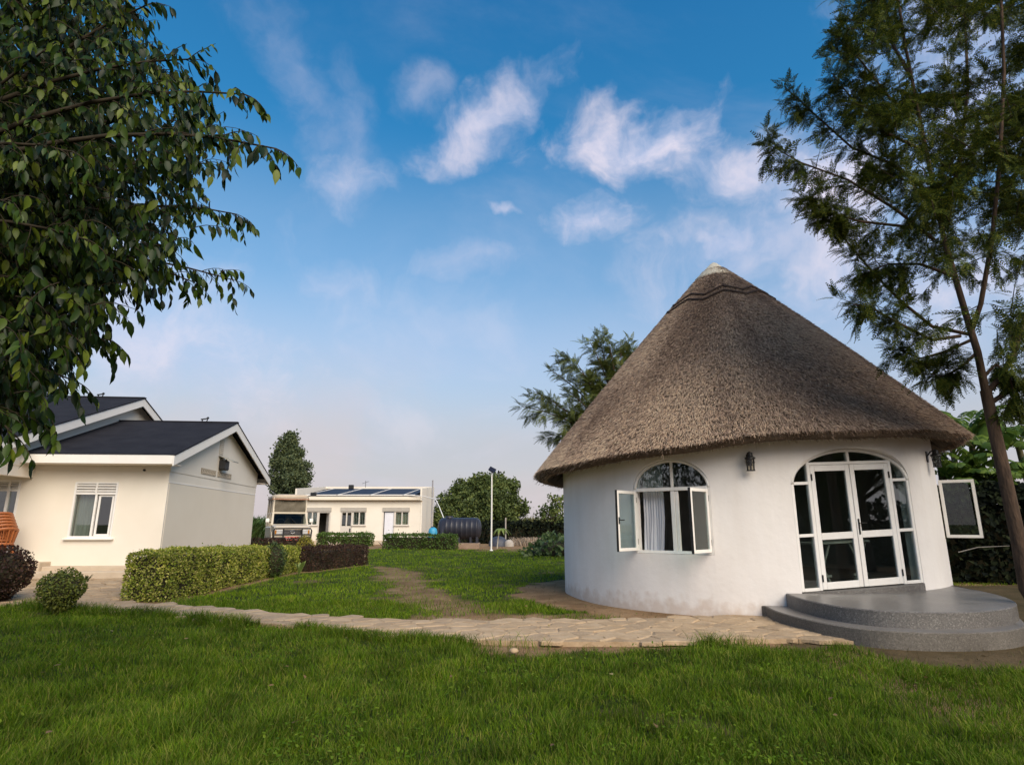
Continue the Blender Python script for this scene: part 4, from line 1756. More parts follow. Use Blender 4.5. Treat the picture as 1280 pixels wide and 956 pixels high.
# ------------------------------------------------------------------ stacked garden chairs on the porch
def make_chairs():
    M_PL = mat("orange_plastic", (.36, .115, .035), (.42, .145, .05), 3, .45)
    root = empty("plastic_chair", (0, 0, 0))
    m = MB()
    # seat facing +y of the chair, back at -y
    vs, fs = [], []
    n = 8
    for i in range(n + 1):
        for j in range(n + 1):
            x, y = -.22 + .44 * i / n, -.22 + .44 * j / n
            vs.append((x, y, .42 + .03 * (2 * (i / n) - 1) ** 2 + (.02 * (j / n))))
    k = len(vs)
    vs += [(a, b, c - .014) for a, b, c in vs]
    for i in range(n):
        for j in range(n):
            a = i * (n + 1) + j
            fs += [(a, a + n + 1, a + n + 2, a + 1), (a + k, a + 1 + k, a + n + 2 + k, a + n + 1 + k)]
    m.add(vs, fs, True)
    m.build("seat", M_PL, root, False)
    # back: a bowed rim, a lower rail and upright slats with open slots between them
    def arc(t, z, r):
        a = R(-74 + 148 * t)
        return (r * sin(a) * .98, -.01 - r * cos(a), z)
    top = lambda t: .87 - .12 * abs(2 * t - 1) ** 2.5
    m = MB()
    for (za, zb, r0, r1) in ((lambda t: top(t) - .075, top, .272, .300), (lambda t: .43, lambda t: .50, .225, .235)):
        vs, fs = [], []
        for i in range(17):
            t = i / 16
            vs += [arc(t, za(t), r0), arc(t, zb(t), r1), arc(t, zb(t) - .004, r1 + .024), arc(t, za(t), r0 + .016)]
        for i in range(16):
            for j in range(4):
                p, q = 4 * i + j, 4 * i + (j + 1) % 4
                fs.append((p, q, q + 4, p + 4))
        fs += [(3, 2, 1, 0), (64, 65, 66, 67)]
        m.add(vs, fs, True)
    back = m.build("backrest", M_PL, root, False)
    for k in range(7):
        t = .06 + .88 * k / 6
        m = MB()
        p, q = Vector(arc(t, .48, .238)), Vector(arc(t, top(t) - .06, .284))
        a = R(-74 + 148 * t)
        m.bar(p, q, .012, .048, (sin(a), -cos(a), 0))
        m.build("slat", M_PL, back, False)
    for s in (-1, 1):
        a = MB()
        a.tube([(s * .255, -.08, .66), (s * .275, .08, .66), (s * .265, .20, .64), (s * .25, .23, .60), (s * .24, .22, .43)], .019, 6)
        a.build("armrest", M_PL, root, False)
        for t in (-1, 1):
            l = MB()
            l.bar((s * .205, t * .19, .42), (s * .25, t * .25, 0), .05, .03)
            l.build("leg", M_PL, root, False)
    names = ["lowest", "second lowest", "third lowest", "third highest", "second highest", "topmost"]
    base = HO + HX * -3.42 + HY * -.80
    rz = R(64)
    for k in range(6):
        o = root if k == 0 else copy_tree(root)
        o.location = (base[0] - .038 * k, base[1], .56 + .072 * k)
        o.rotation_euler = (R(-2.2) * (k > 0), 0, rz)
        tag(o, names[k] + " orange plastic chair in the stack on the porch", "chair", "orange plastic chairs stacked on the porch")
    # white thing standing under the stack
    b = empty("white_canister", (base[0] + .34, base[1] - .18, .56))
    tag(b, "small white plastic canister beside the stacked orange chairs", "canister")
    m = MB()
    m.lathe([(.001, .56), (.06, .56), (.062, .74), (.05, .78), (.03, .80)], 14, (base[0] + .34, base[1] - .18, 0))
    m.build("body", M_FRAME, b)
    m = MB()
    m.lathe([(.032, .795), (.032, .835), (.001, .838)], 12, (base[0] + .34, base[1] - .18, 0))
    m.build("lid", M_FRAME, b)


make_chairs()

# ------------------------------------------------------------------ hut interior and lamps
def make_hut_things():
    # net curtain at the front window
    op = WIN
    q, f = [], []
    for k in range(41):
        x = -.64 + .40 * k / 40
        y = -.26 + .022 * sin(k * 1.25) + .012 * sin(k * .41)
        for z in (.75, 1.6, 2.62):
            xx = x + (-.05 * (1.7 - z) if z < 1.6 else 0) + .04 * sin(k * .3) * (z < 1)
            q += [tuple(op.M @ Vector((xx, y, z))), tuple(op.M @ Vector((xx, y - .006, z)))]
    for k in range(40):
        a = 6 * k
        for j in (0, 2):
            f += [(a + j, a + 6 + j, a + 8 + j, a + 2 + j), (a + 1 + j, a + 3 + j, a + 9 + j, a + 7 + j)]
    c = MB().add(q, f, True).build("curtain", M_LACE)
    tag(c, "white net curtain gathered inside the open arched hut window", "curtain")
    # table seen through the door
    dM = DOOR.M
    t = empty("trestle_table", tuple(dM @ Vector((.45, -1.1, .40))))
    tag(t, "pale folding trestle table standing inside the hut behind the glass door", "table")
    W_ = mat("pale_board", (.60, .57, .52), (.68, .65, .60), 4, .5)
    m = MB()
    m.box((.35, -1.1, 1.16), (1.15, .6, .035), dM, .006)
    m.build("table_top", W_, t)
    for x in (-.05, .72):
        for s in (-1, 1):
            m = MB()
            m.bar(tuple(dM @ Vector((x - .16 * s, -.9 + .02 * s, .40))), tuple(dM @ Vector((x + .16 * s, -.9 + .02 * s, 1.14))), .045, .03)
            m.build("leg", W_, t)
        m = MB()
        m.box((x, -.885, .58), (.30, .02, .04), dM)
        m.build("stretcher", W_, t)
    # chair silhouettes further in
    ch = empty("dining_chair", tuple(dM @ Vector((-.75, -1.9, .40))))
    tag(ch, "dark dining chair standing deep inside the hut behind the left door leaf", "chair")
    m = MB()
    m.box((-.75, -1.9, .86), (.44, .44, .05), dM, .01)
    m.build("seat", M_DARKWOOD, ch)
    m = MB()
    m.box((-.75, -2.1, 1.2), (.42, .04, .5), dM, .01)
    m.build("backrest", M_DARKWOOD, ch)
    for sx in (-1, 1):
        for sy in (-1, 1):
            m = MB()
            m.box((-.75 + .19 * sx, -1.9 + .19 * sy, .62), (.04, .04, .44), dM)
            m.build("leg", M_DARKWOOD, ch)
    # two wall lanterns
    M_LG = glass_mat("lantern_glass", (.75, .72, .65), .06)
    for i, (b, z, lab) in enumerate(((4.55, 2.55, "black iron lantern on the white wall between the window and the door"),
                                     (62.2, 2.70, "black iron lantern on the white wall between the door and the side casement"))):
        p = hpt(b, HR, 0)
        n, tt = hdir(b), None
        tt = np.array([-n[1], n[0]])
        L = Matrix(((tt[0], n[0], 0, p[0]), (tt[1], n[1], 0, p[1]), (0, 0, 1, z), (0, 0, 0, 1)))
        r = empty("wall_lantern", (p[0], p[1], z))
        tag(r, lab, "lantern", "lanterns on the hut wall")
        m = MB()
        m.box((0, .012, .03), (.09, .022, .20), L, .006)
        m.build("wall_plate", M_BLACK, r)
        m = MB()
        m.tube([(0, .02, .05), (0, .07, .12), (0, .12, .14), (0, .15, .10)], .012, 8, True, L)
        m.build("bracket", M_BLACK, r)
        c0 = (0, .15, 0)
        m = MB()
        m.lathe([(.002, .165), (.02, .15), (.045, .14), (.05, .08), (.085, .055), (.09, .035), (.08, .03), (.002, .03)], 12, c0, False, L)
        m.build("lantern_roof", M_BLACK, r)
        for k in range(6):
            a = R(60 * k + 30)
            m = MB()
            m.bar(tuple(L @ Vector((.066 * cos(a), .15 + .066 * sin(a), .035))), tuple(L @ Vector((.058 * cos(a), .15 + .058 * sin(a), -.16))), .013, .013)
            m.build("cage_bar", M_BLACK, r)
        m = MB()
        m.lathe([(.002, -.17), (.072, -.17), (.072, -.155), (.002, -.15)], 12, c0, False, L)
        m.lathe([(.074, -.035), (.074, -.02), (.068, -.02), (.068, -.035), (.074, -.035)], 12, c0, False, L)
        m.build("lantern_base", M_BLACK, r)
        m = MB()
        m.lathe([(.052, .03), (.046, -.15)], 12, c0, True, L)
        m.build("lantern_glass", M_LG, r)


make_hut_things()

# ------------------------------------------------------------------ hedges and shrubs
LEAFQ = np.array([(0, 0, 0), (.5, .42, .10), (1, 0, -.05), (.5, -.42, .10)], float)
LEAFQ_F = [np.array([[0, 1, 2], [0, 2, 3]])]
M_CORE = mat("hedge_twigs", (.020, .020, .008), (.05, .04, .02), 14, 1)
M_VAR = leaf_mat("variegated_leaves", [(.14, .20, .018), (.24, .28, .03), (.36, .36, .07), (.45, .42, .14), (.19, .24, .025), (.10, .15, .014)], .5, .25, None, .2, .35, 2.6)
M_MAROON = leaf_mat("maroon_leaves", [(.034, .018, .016), (.056, .026, .020), (.030, .020, .016), (.085, .048, .026), (.05, .038, .018)], .55, .2, None, .2, .4, 2.4)
M_BRIGHT = leaf_mat("trimmed_green_leaves", [(.045, .085, .012), (.075, .13, .018), (.10, .16, .025), (.055, .10, .012)], .5, .25)
M_DKGREEN = leaf_mat("dark_green_leaves", [(.022, .042, .010), (.035, .062, .013), (.052, .082, .018), (.075, .10, .025)], .5, .2)
M_GOLD = leaf_mat("golden_leaves", [(.24, .20, .015), (.32, .27, .025), (.18, .18, .018), (.14, .15, .015)], .5, .25)


def leaf_cloud(pos, nor, size, rg, spread=.9):
    n = len(pos)
    d = norm(nor * .45 + rand_dirs(n, rg) * spread)
    M = frames(d, norm(nor + rand_dirs(n, rg) * .8))
    return scatter(LEAFQ, LEAFQ_F, M, pos, size * rg.uniform(.65, 1.35, n))


def hedge_box(name, label, cat, p0, p1, width, h, leaf, per_m2, material, z0=0.0, wob=.05, group=None, seed=1, core_mat=None, h1=None):
    """clipped hedge along p0-p1"""
    rg = np.random.default_rng(seed)
    p0, p1 = np.array(p0, float), np.array(p1, float)
    L = np.hypot(*(p1 - p0))
    ax = (p1 - p0) / L
    ay = np.array([-ax[1], ax[0]])
    root = empty(name, (*((p0 + p1) / 2), z0))
    tag(root, label, cat, group)
    hw = width / 2
    faces = [(L * width, 't'), (L * h, 'a'), (L * h, 'b'), (width * h, 'c'), (width * h, 'd')]
    P, Nn = [], []
    for A, k in faces:
        n = int(A * per_m2) + 8
        u, v = rg.random(n), rg.random(n)
        if k == 't':
            p = np.stack([u * L, (v * 2 - 1) * hw, np.full(n, h)], 1)
            nn = np.tile([0, 0, 1.0], (n, 1))
        elif k in 'ab':
            s = 1 if k == 'a' else -1
            p = np.stack([u * L, np.full(n, s * hw), v * h], 1)
            nn = np.tile([0, s * 1.0, 0], (n, 1))
        else:
            s = 1 if k == 'c' else -1
            p = np.stack([np.full(n, L if s > 0 else 0), (u * 2 - 1) * hw, v * h], 1)
            nn = np.tile([s * 1.0, 0, 0], (n, 1))
        P.append(p)
        Nn.append(nn)
    P, Nn = np.concatenate(P), np.concatenate(Nn)
    # round the edges, bulge and ragged depth
    c = np.stack([np.clip(P[:, 0], hw * .7, L - hw * .7), P[:, 1] * 0, np.clip(P[:, 2], 0, h * .6)], 1)
    rad = P - c
    mx = np.array([hw * .7, hw, h * .4])
    q = np.abs(rad) / mx
    l4 = (q ** 6).sum(1) ** (1 / 6)
    P = c + rad / np.maximum(l4, 1)[:, None]
    bul = (vnoise(P[:, 0] + P[:, 1] * .7, P[:, 2] * 1.3 + P[:, 1], 2.2, seed) - .5) * 2 * wob + (vnoise(P[:, 0] - P[:, 1], P[:, 2] + P[:, 1] * .5, 6.0, seed + 1) - .5) * wob * 1.6
    dep = np.abs(rg.normal(0, .5, len(P))) * leaf * 1.6
    P = P + Nn * (bul - dep + .01)[:, None]
    stray = rg.random(len(P)) < .025
    P = P + Nn * (stray * rg.uniform(.0, 2.2, len(P)) * leaf)[:, None]
    if h1 is not None:
        P[:, 2] *= 1 + (h1 / h - 1) * np.clip(P[:, 0] / L, 0, 1)
    P[:, 2] = np.maximum(P[:, 2], .01)
    W = np.stack([p0[0] + ax[0] * P[:, 0] + ay[0] * P[:, 1], p0[1] + ax[1] * P[:, 0] + ay[1] * P[:, 1], P[:, 2] + z0], 1)
    NW = np.stack([ax[0] * Nn[:, 0] + ay[0] * Nn[:, 1], ax[1] * Nn[:, 0] + ay[1] * Nn[:, 1], Nn[:, 2]], 1)
    V, Fc = leaf_cloud(W, NW, leaf, rg)
    tag(link("foliage", np_mesh("foliage", V, Fc, material), root), kind='stuff')
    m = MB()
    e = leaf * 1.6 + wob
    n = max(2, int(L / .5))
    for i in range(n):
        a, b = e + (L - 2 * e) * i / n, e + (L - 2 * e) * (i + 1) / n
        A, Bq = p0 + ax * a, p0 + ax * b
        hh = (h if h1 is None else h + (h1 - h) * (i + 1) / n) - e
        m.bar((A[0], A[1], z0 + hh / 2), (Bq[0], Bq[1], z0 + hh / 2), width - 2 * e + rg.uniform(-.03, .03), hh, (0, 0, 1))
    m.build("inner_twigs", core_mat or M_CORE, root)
    return root


def ball_bush(name, label, cat, c, rx, rz, leaf, n, material, zc=None, wob=.1, group=None, seed=1, squash=.0):
    rg = np.random.default_rng(seed)
    root = empty(name, (c[0], c[1], c[2]))
    tag(root, label, cat, group)
    d = rand_dirs(n, rg)
    zc = rz if zc is None else zc
    r = 1 + (vnoise(np.arctan2(d[:, 1], d[:, 0]) * 1.3, d[:, 2] * 2, 1.6, seed) - .5) * 2 * wob - np.abs(rg.normal(0, .10, n))
    taper = 1 - squash * np.clip(-d[:, 2], 0, 1)
    P = np.stack([c[0] + d[:, 0] * rx * r * taper, c[1] + d[:, 1] * rx * r * taper, c[2] + zc + d[:, 2] * rz * r], 1)
    k = P[:, 2] > c[2]
    V, Fc = leaf_cloud(P[k], d[k], leaf, rg)
    tag(link("foliage", np_mesh("foliage", V, Fc, material), root), kind='stuff')
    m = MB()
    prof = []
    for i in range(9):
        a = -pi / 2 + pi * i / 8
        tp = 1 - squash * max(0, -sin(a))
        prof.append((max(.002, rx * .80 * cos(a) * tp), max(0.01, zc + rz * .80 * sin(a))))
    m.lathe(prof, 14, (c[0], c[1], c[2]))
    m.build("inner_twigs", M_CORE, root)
    if zc > rz * .8:
        m = MB()
        m.tube([(c[0], c[1], c[2] - .05), (c[0] + .01, c[1], c[2] + zc * .6)], .03, 6)
        m.build("stem", M_TWIG, root)
    return root


hedge_box("hedge", "long clipped yellow-green variegated hedge along the bungalow", "hedge", (-7.36, 12.55), (-7.42, 20.6), .88, .97, .040, 1700, M_VAR, wob=.055, seed=41, h1=.80)
hedge_box("hedge", "dark maroon clipped hedge between the variegated hedge and the lawn", "hedge", (-7.15, 20.6), (-6.1, 24.4), 1.15, .70, .048, 900, M_MAROON, wob=.06, seed=42)
hedge_box("hedge", "low reddish hedge in front of the parked truck", "hedge", at(306, 676, 25.5)[:2], at(376, 676, 25.5)[:2], .9, .92, .06, 380, M_MAROON, wob=.05, seed=43)
hedge_box("hedge", "trimmed bright green hedge below the barred windows of the far building", "hedge", at(399, 672, 44)[:2], at(465, 672, 44)[:2], 1.4, .86, .10, 240, M_BRIGHT, wob=.05, seed=44)
hedge_box("hedge", "trimmed bright green hedge in front of the black water tank", "hedge", at(482, 676, 39.3)[:2], at(570, 676, 38.6)[:2], 1.3, .88, .09, 260, M_BRIGHT, wob=.05, seed=45)
ball_bush("bush", "narrow dark green bush grown into the far end of the variegated hedge", "bush", (-6.95, 18.2, 0), .34, .52, .05, 1500, M_DKGREEN, .46, seed=46)
ball_bush("bush", "round dark maroon bush at the edge of the yard beside the porch", "bush", (-9.95, 12.25, .05), .52, .52, .05, 3600, M_MAROON, .50, wob=.12, seed=47, squash=.35)
ball_bush("bush", "small rounded green bush alone on the edge of the grass by the yard", "bush", (-7.74, 10.85, .0), .36, .36, .035, 3600, M_DKGREEN if False else leaf_mat("box_leaves", [(.07, .10, .014), (.12, .15, .02), (.19, .20, .03), (.05, .075, .012)], .5, .25), .38, wob=.10, seed=48, squash=.45)
ball_bush("bush", "golden dome-shaped bush beside the maroon hedge", "bush", (*at(382, 680, 24.5)[:2], 0), .44, 1.08, .05, 3400, M_GOLD, .0, wob=.05, seed=49)
hedge_box("ground_shrub", "low yellow-green spreading shrub behind the maroon hedge", "shrub", at(394, 682, 25.5)[:2], at(412, 682, 26)[:2], .7, .62, .06, 300, M_VAR, wob=.08, seed=50)


def sprout(name, label, cat, c, n, ln, wd, material, spread=.6, seed=1, curl=.5):
    """tuft of strap leaves rising from one point: each leaf its own part"""
    rg = np.random.default_rng(seed)
    root = empty(name, c)
    tag(root, label, cat)
    for k in range(n):
        a = 2 * pi * k / n + rg.uniform(-.4, .4)
        l, w = ln * rg.uniform(.7, 1.1), wd * rg.uniform(.8, 1.2)
        s = spread * rg.uniform(.5, 1.1)
        vs, fs = [], []
        m = 6
        for i in range(m + 1):
            t = i / m
            r = s * l * t
            z = l * (t - curl * t * t * .6)
            ww = w * (sin(pi * min(1, .12 + t * .88)) ** .8) * .5
            px, py = c[0] + cos(a) * r, c[1] + sin(a) * r
            ox, oy = -sin(a) * ww, cos(a) * ww
            vs += [(px - ox, py - oy, c[2] + z + .12 * ww), (px, py, c[2] + z), (px + ox, py + oy, c[2] + z + .12 * ww)]
        for i in range(m):
            b = 3 * i
            fs += [(b, b + 3, b + 4, b + 1), (b + 1, b + 4, b + 5, b + 2)]
        MB().add(vs, fs, True).build("leaf", material, root)
    return root


M_PALE = leaf_mat("pale_leaf", [(.16, .22, .05), (.22, .28, .07), (.13, .19, .04)], .45, .3)
M_MIDG = leaf_mat("mid_green_leaf", [(.05, .10, .02), (.075, .13, .03), (.04, .08, .018)], .5, .25)
M_STRAWY = leaf_mat("dried_leaf", [(.42, .33, .24), (.30, .22, .15), (.50, .42, .33)], .8, .2)
sprout("young_plant", "young pale green plant with upright leaves at the maroon hedge corner", "plant", (-6.55, 19.3, 0), 6, .52, .12, M_PALE, .38, 61)
sprout("tuft_plant", "low grassy tuft at the foot of the bungalow plinth", "plant", (*gnd(123, 733)[:2] + np.array([0, -.5]), .12), 26, .30, .028, M_DKGREEN, .7, 62)
sprout("tuft_plant", "small green plant between the maroon bush and the porch steps", "plant", (-11.55, 14.9, .14), 16, .42, .07, M_MIDG, .6, 63)
sprout("dried_plant", "pale dried plant standing in front of the far green hedge", "plant", (*at(419, 680, 33)[:2], 0), 22, .85, .10, M_STRAWY, .6, 64)
sprout("dried_plant", "small rust coloured plant at the base of the far building", "plant", (*at(478, 684, 42)[:2], 0), 16, .55, .10, M_STRAWY, .8, 65)


# ------------------------------------------------------------------ far building
def make_far_building():
    y0 = 48.0
    fx = lambda px, py: at(px, py, y0)[0]
    X0, X1, XR = fx(372, 650), fx(525, 650), fx(525, 650)
    r = empty("service_building", ((X0 + X1) / 2, y0, 0))
    tag(r, "long cream flat-roofed building with solar panels beyond the lawn", "building")
    zt = 3.34
    m = MB()
    X = lambda px: fx(px, 645)
    hd, hb = 2.52, 1.42
    holes = [(X(383), X(397.5), hb, 2.76), (X(397.5), X(413.5), .1, 2.76), (X(426), X(440.6), .1, 2.76), (X(440.6), X(457.5), hb, 2.76), (X(478.5), X(493.5), .1, 2.76), (X(493.5), X(511.5), hb, 2.76)]
    wall_grid(m, lambda u, d, z: (u, y0 + d, z), X0, X1, -.1, zt, holes, .25)
    m.build("front_wall", M_CREAM, r)
    m = MB()
    m.box(((X0 + X1) / 2, y0 + 7.1, 2.35), (X1 - X0 + .2, .2, 4.9))
    m.build("back_parapet", M_CREAM, r)
    for nm, xx in (("end_wall", X1), ("end_wall", X0)):
        m = MB()
        poly = [(y0 - .35, 3.3), (y0 + .001, 3.3), (y0 + .001, -.1), (y0 + 7.0, -.1), (y0 + 7.0, 4.8), (y0 - .35, 4.22)]
        M = Matrix(((0, 0, 1, xx - .1), (1, 0, 0, 0), (0, 1, 0, 0), (0, 0, 0, 1)))
        m.prism(poly, .11, .24, M) if xx == X1 else m.prism(poly, -.14, -.01, M)
        m.build(nm, M_CREAM, r)
    m = MB()
    m.box(((X0 + X1) / 2, y0 + .12, .12), (X1 - X0 - .04, .32, .30))
    m.build("plinth", M_PLASTER, r)
    m = MB()
    m.box(((X0 + X1) / 2, y0 - .18, 3.47), (X1 - X0 - .02, .40, .28), None, .02)
    m.build("gutter", M_CREAM2, r)
    # sloping roof with solar panels
    za, zb = 3.60, 4.62
    m = MB()
    v = [(X0, y0 - .3, za), (X1, y0 - .3, za), (X1, y0 + 7, zb), (X0, y0 + 7, zb)]
    m.add(v + [(a, b, c - .1) for a, b, c in v], [(0, 1, 2, 3), (7, 6, 5, 4), (0, 4, 5, 1), (1, 5, 6, 2), (2, 6, 7, 3), (3, 7, 4, 0)])
    m.build("roof", M_ROOF, r)
    xs = [X0 + .5, X0 + 3.0, X0 + 5.6, X0 + 8.2]
    xe = [X0 + 2.95, X0 + 5.55, X0 + 8.15, X1 - .45]
    nrm = Vector((0, -(zb - za), 7.3)).normalized()
    for a, b in zip(xs, xe):
        p = MB()
        f = lambda t: (y0 - .1 + 6.0 * t, za + .02 + (zb - za) * (6.0 * t + .2) / 7.3)
        (ya, z0), (yb, z1) = f(0), f(1)
        vs = [(a, ya, z0 + .07), (b, ya, z0 + .07), (b + (.5 if b < X1 - 1 else 0), yb, z1 + .07), (a + (.5), yb, z1 + .07)]
        p.add(vs + [(x, y, z - .05) for x, y, z in vs], [(0, 1, 2, 3), (7, 6, 5, 4), (0, 4, 5, 1), (1, 5, 6, 2), (2, 6, 7, 3), (3, 7, 4, 0)])
        pn = p.build("solar_panel", M_SOLAR, r)
        e = MB()
        e.bar(Vector(vs[0]) + Vector((0, -.02, .01)), Vector(vs[1]) + Vector((0, -.02, .01)), .05, .07)
        e.bar(Vector(vs[0]) + Vector((0, 0, .02)), Vector(vs[3]) + Vector((0, 0, .02)), .05, .05)
        e.build("panel_frame", M_TRIM, pn)
    m = MB()
    m.tube([(X1 - 5.6, y0 + 5, 4.6), (X1 - 5.6, y0 + 5, 5.2)], .02, 6)
    m.tube([(X1 - 5.9, y0 + 5, 4.95), (X1 - 5.3, y0 + 5, 5.15)], .015, 6)
    m.build("antenna", M_BLACK, r)
    for px, py in ((439, 609), (392, 619)):
        p = at(px, py, y0 - .2 if py > 610 else y0 + 6)
        m = MB()
        m.box((p[0], p[1], p[2] + .05), (.42, .3, .34), None, .03)
        m.bar((p[0], p[1], p[2] - .3), (p[0], p[1], p[2] + .05), .06, .06)
        m.build("roof_light", M_BLACK, r)
    # head bands, frames and panes
    M_BAND = mat("grey_head_band", (.36, .33, .29), (.42, .39, .34), 4, .9)
    for a, b in ((383, 413.5), (426, 457.5), (478.5, 511.5)):
        m = MB()
        m.box(((X(a) + X(b)) / 2, y0 - .01, 2.625), (X(b) - X(a) + .06, .10, .30))
        m.build("head_band", M_BAND, r)
    for a, b, npn in ((383, 397.5, 2), (440.6, 457.5, 2), (493.5, 511.5, 2)):
        fm = MB()
        xa, xb = X(a), X(b)
        fm.box(((xa + xb) / 2, y0 + .06, hb + .03), (xb - xa, .09, .06))
        fm.box(((xa + xb) / 2, y0 + .06, 2.44), (xb - xa, .09, .06))
        for x in (xa + .04, (xa + xb) / 2, xb - .04):
            fm.box((x, y0 + .062, (hb + 2.44) / 2), (.08, .10, 2.44 - hb - .06))
        w = fm.build("window", M_BROWNFR, r)
        for x0, x1 in ((xa + .08, (xa + xb) / 2 - .04), ((xa + xb) / 2 + .04, xb - .08)):
            MB().box(((x0 + x1) / 2, y0 + .08, (hb + 2.44) / 2), (x1 - x0, .008, 2.44 - hb - .06)).build("pane", M_GLASS, w)
            for k in range(3):
                x = x0 + (x1 - x0) * (k + .5) / 3
                MB().box((x, y0 + .13, (hb + 2.44) / 2), (.025, .02, 2.44 - hb - .06)).build("bar", M_TRIM, w)
        MB().box(((xa + xb) / 2, y0 - .02, hb - .03), (xb - xa + .1, .16, .05)).build("sill", M_BROWNFR, w)
    # doors
    d = MB()
    xa, xb = X(397.5), X(413.5)
    for x in (xa + .05, xb - .05):
        d.box((x, y0 + .06, 1.28), (.10, .1, 2.36))
    d.box(((xa + xb) / 2, y0 + .06, 2.42), (xb - xa - .2, .1, .1))
    dd = d.build("open_door", M_BROWNFR, r)
    m = MB()
    m.bar((xb - .14, y0 + .1, 1.25), (xb - .42, y0 + .75, 1.25), 2.2, .04, (1, 0, 0)) if False else m.prism([(xb - .12, y0 + .1), (xb - .16, y0 + .08), (xb - .55, y0 + .72), (xb - .51, y0 + .74)], .12, 2.36)
    m.build("leaf", M_BROWNFR, dd)
    d = MB()
    xa, xb = X(426), X(440.6)
    for x in (xa + .05, xb - .05, (xa + xb) / 2):
        d.box((x, y0 + .06, 1.92), (.09, .1, 1.1))
    d.box(((xa + xb) / 2, y0 + .061, .72), (xb - xa, .08, 1.30))
    d.box(((xa + xb) / 2, y0 + .06, 2.42), (xb - xa - .1, .09, .08))
    dd = d.build("half_glazed_door", M_BROWNFR, r)
    for x0, x1 in ((xa + .1, (xa + xb) / 2 - .05), ((xa + xb) / 2 + .05, xb - .1)):
        MB().box(((x0 + x1) / 2, y0 + .08, 1.9), (x1 - x0, .008, 1.0)).build("pane", M_GLASS, dd)
    MB().box((xb - .14, y0 - .0, 1.05), (.10, .05, .26)).build("handle", M_BLACK, dd)
    d = MB()
    xa, xb = X(478.5), X(493.5)
    for x in (xa + .04, xb - .04):
        d.box((x, y0 + .06, 1.28), (.08, .1, 2.36))
    dd = d.build("white_door", M_BROWNFR, r)
    MB().box(((xa + xb) / 2 + .02, y0 + .10, 1.26), (xb - xa - .24, .05, 2.3)).build("leaf", mat("white_door_paint", (.66, .66, .70), (.74, .74, .78), 2, .5), dd)
    # rooms behind
    m = MB()
    m.box(((X0 + X1) / 2, y0 + 3.2, 1.8), (X1 - X0 - .6, .1, 3.5))
    m.box(((X0 + X1) / 2, y0 + 1.75, .05), (X1 - X0 - .6, 2.8, .1))
    m.build("inner_walls", mat("dim_room", (.12, .11, .10), (.16, .15, .13), 2, .9), r)
    c = MB()
    xa, xb = X(494.6), X(510.5)
    q, f = [], []
    for k in range(15):
        q += [(xa + (xb - xa) * k / 14, y0 + .24 + .03 * sin(k * 1.7), z) for z in (1.42, 2.42)]
    for k in range(14):
        f.append((2 * k, 2 * k + 2, 2 * k + 3, 2 * k + 1))
    tag(c.add(q, f, True).build("curtain", mat("beige_curtain", (.42, .36, .27), (.54, .47, .36), 5, .9, stretch=(4, 4, .3))), "pale curtain behind the rightmost window of the far building", "curtain")
    # white pipe from the roof down to the tank and tall pole beside the wall
    p = empty("water_pipe", (X1 + .5, y0 - .2, 0))
    tag(p, "white water pipe running from the far roof down to the black tank", "pipe")
    tk = at(557, 652, 42.5)
    MB().tube([(X1 - .8, y0 - .45, 3.70), (X1 + .3, y0 - .6, 3.62), at(541, 623, 46.5), at(544.5, 624, 46), at(549, 633, 45), at(555.5, 649.5, 43), (tk[0], tk[1], tk[2] - .15)], .032, 8).build("pipe", M_TRIM, p)
    q = at(541, 600, 50)
    pole = MB().tube([(q[0], 50, -.1), (q[0], 50, q[2])], .055, 8).build("pole", mat("galvanised_steel", (.22, .21, .22), (.30, .29, .30), 6, .6))
    pole.name = "antenna_mast"
    tag(pole, "tall thin grey mast standing at the corner of the far building", "mast")


make_far_building()


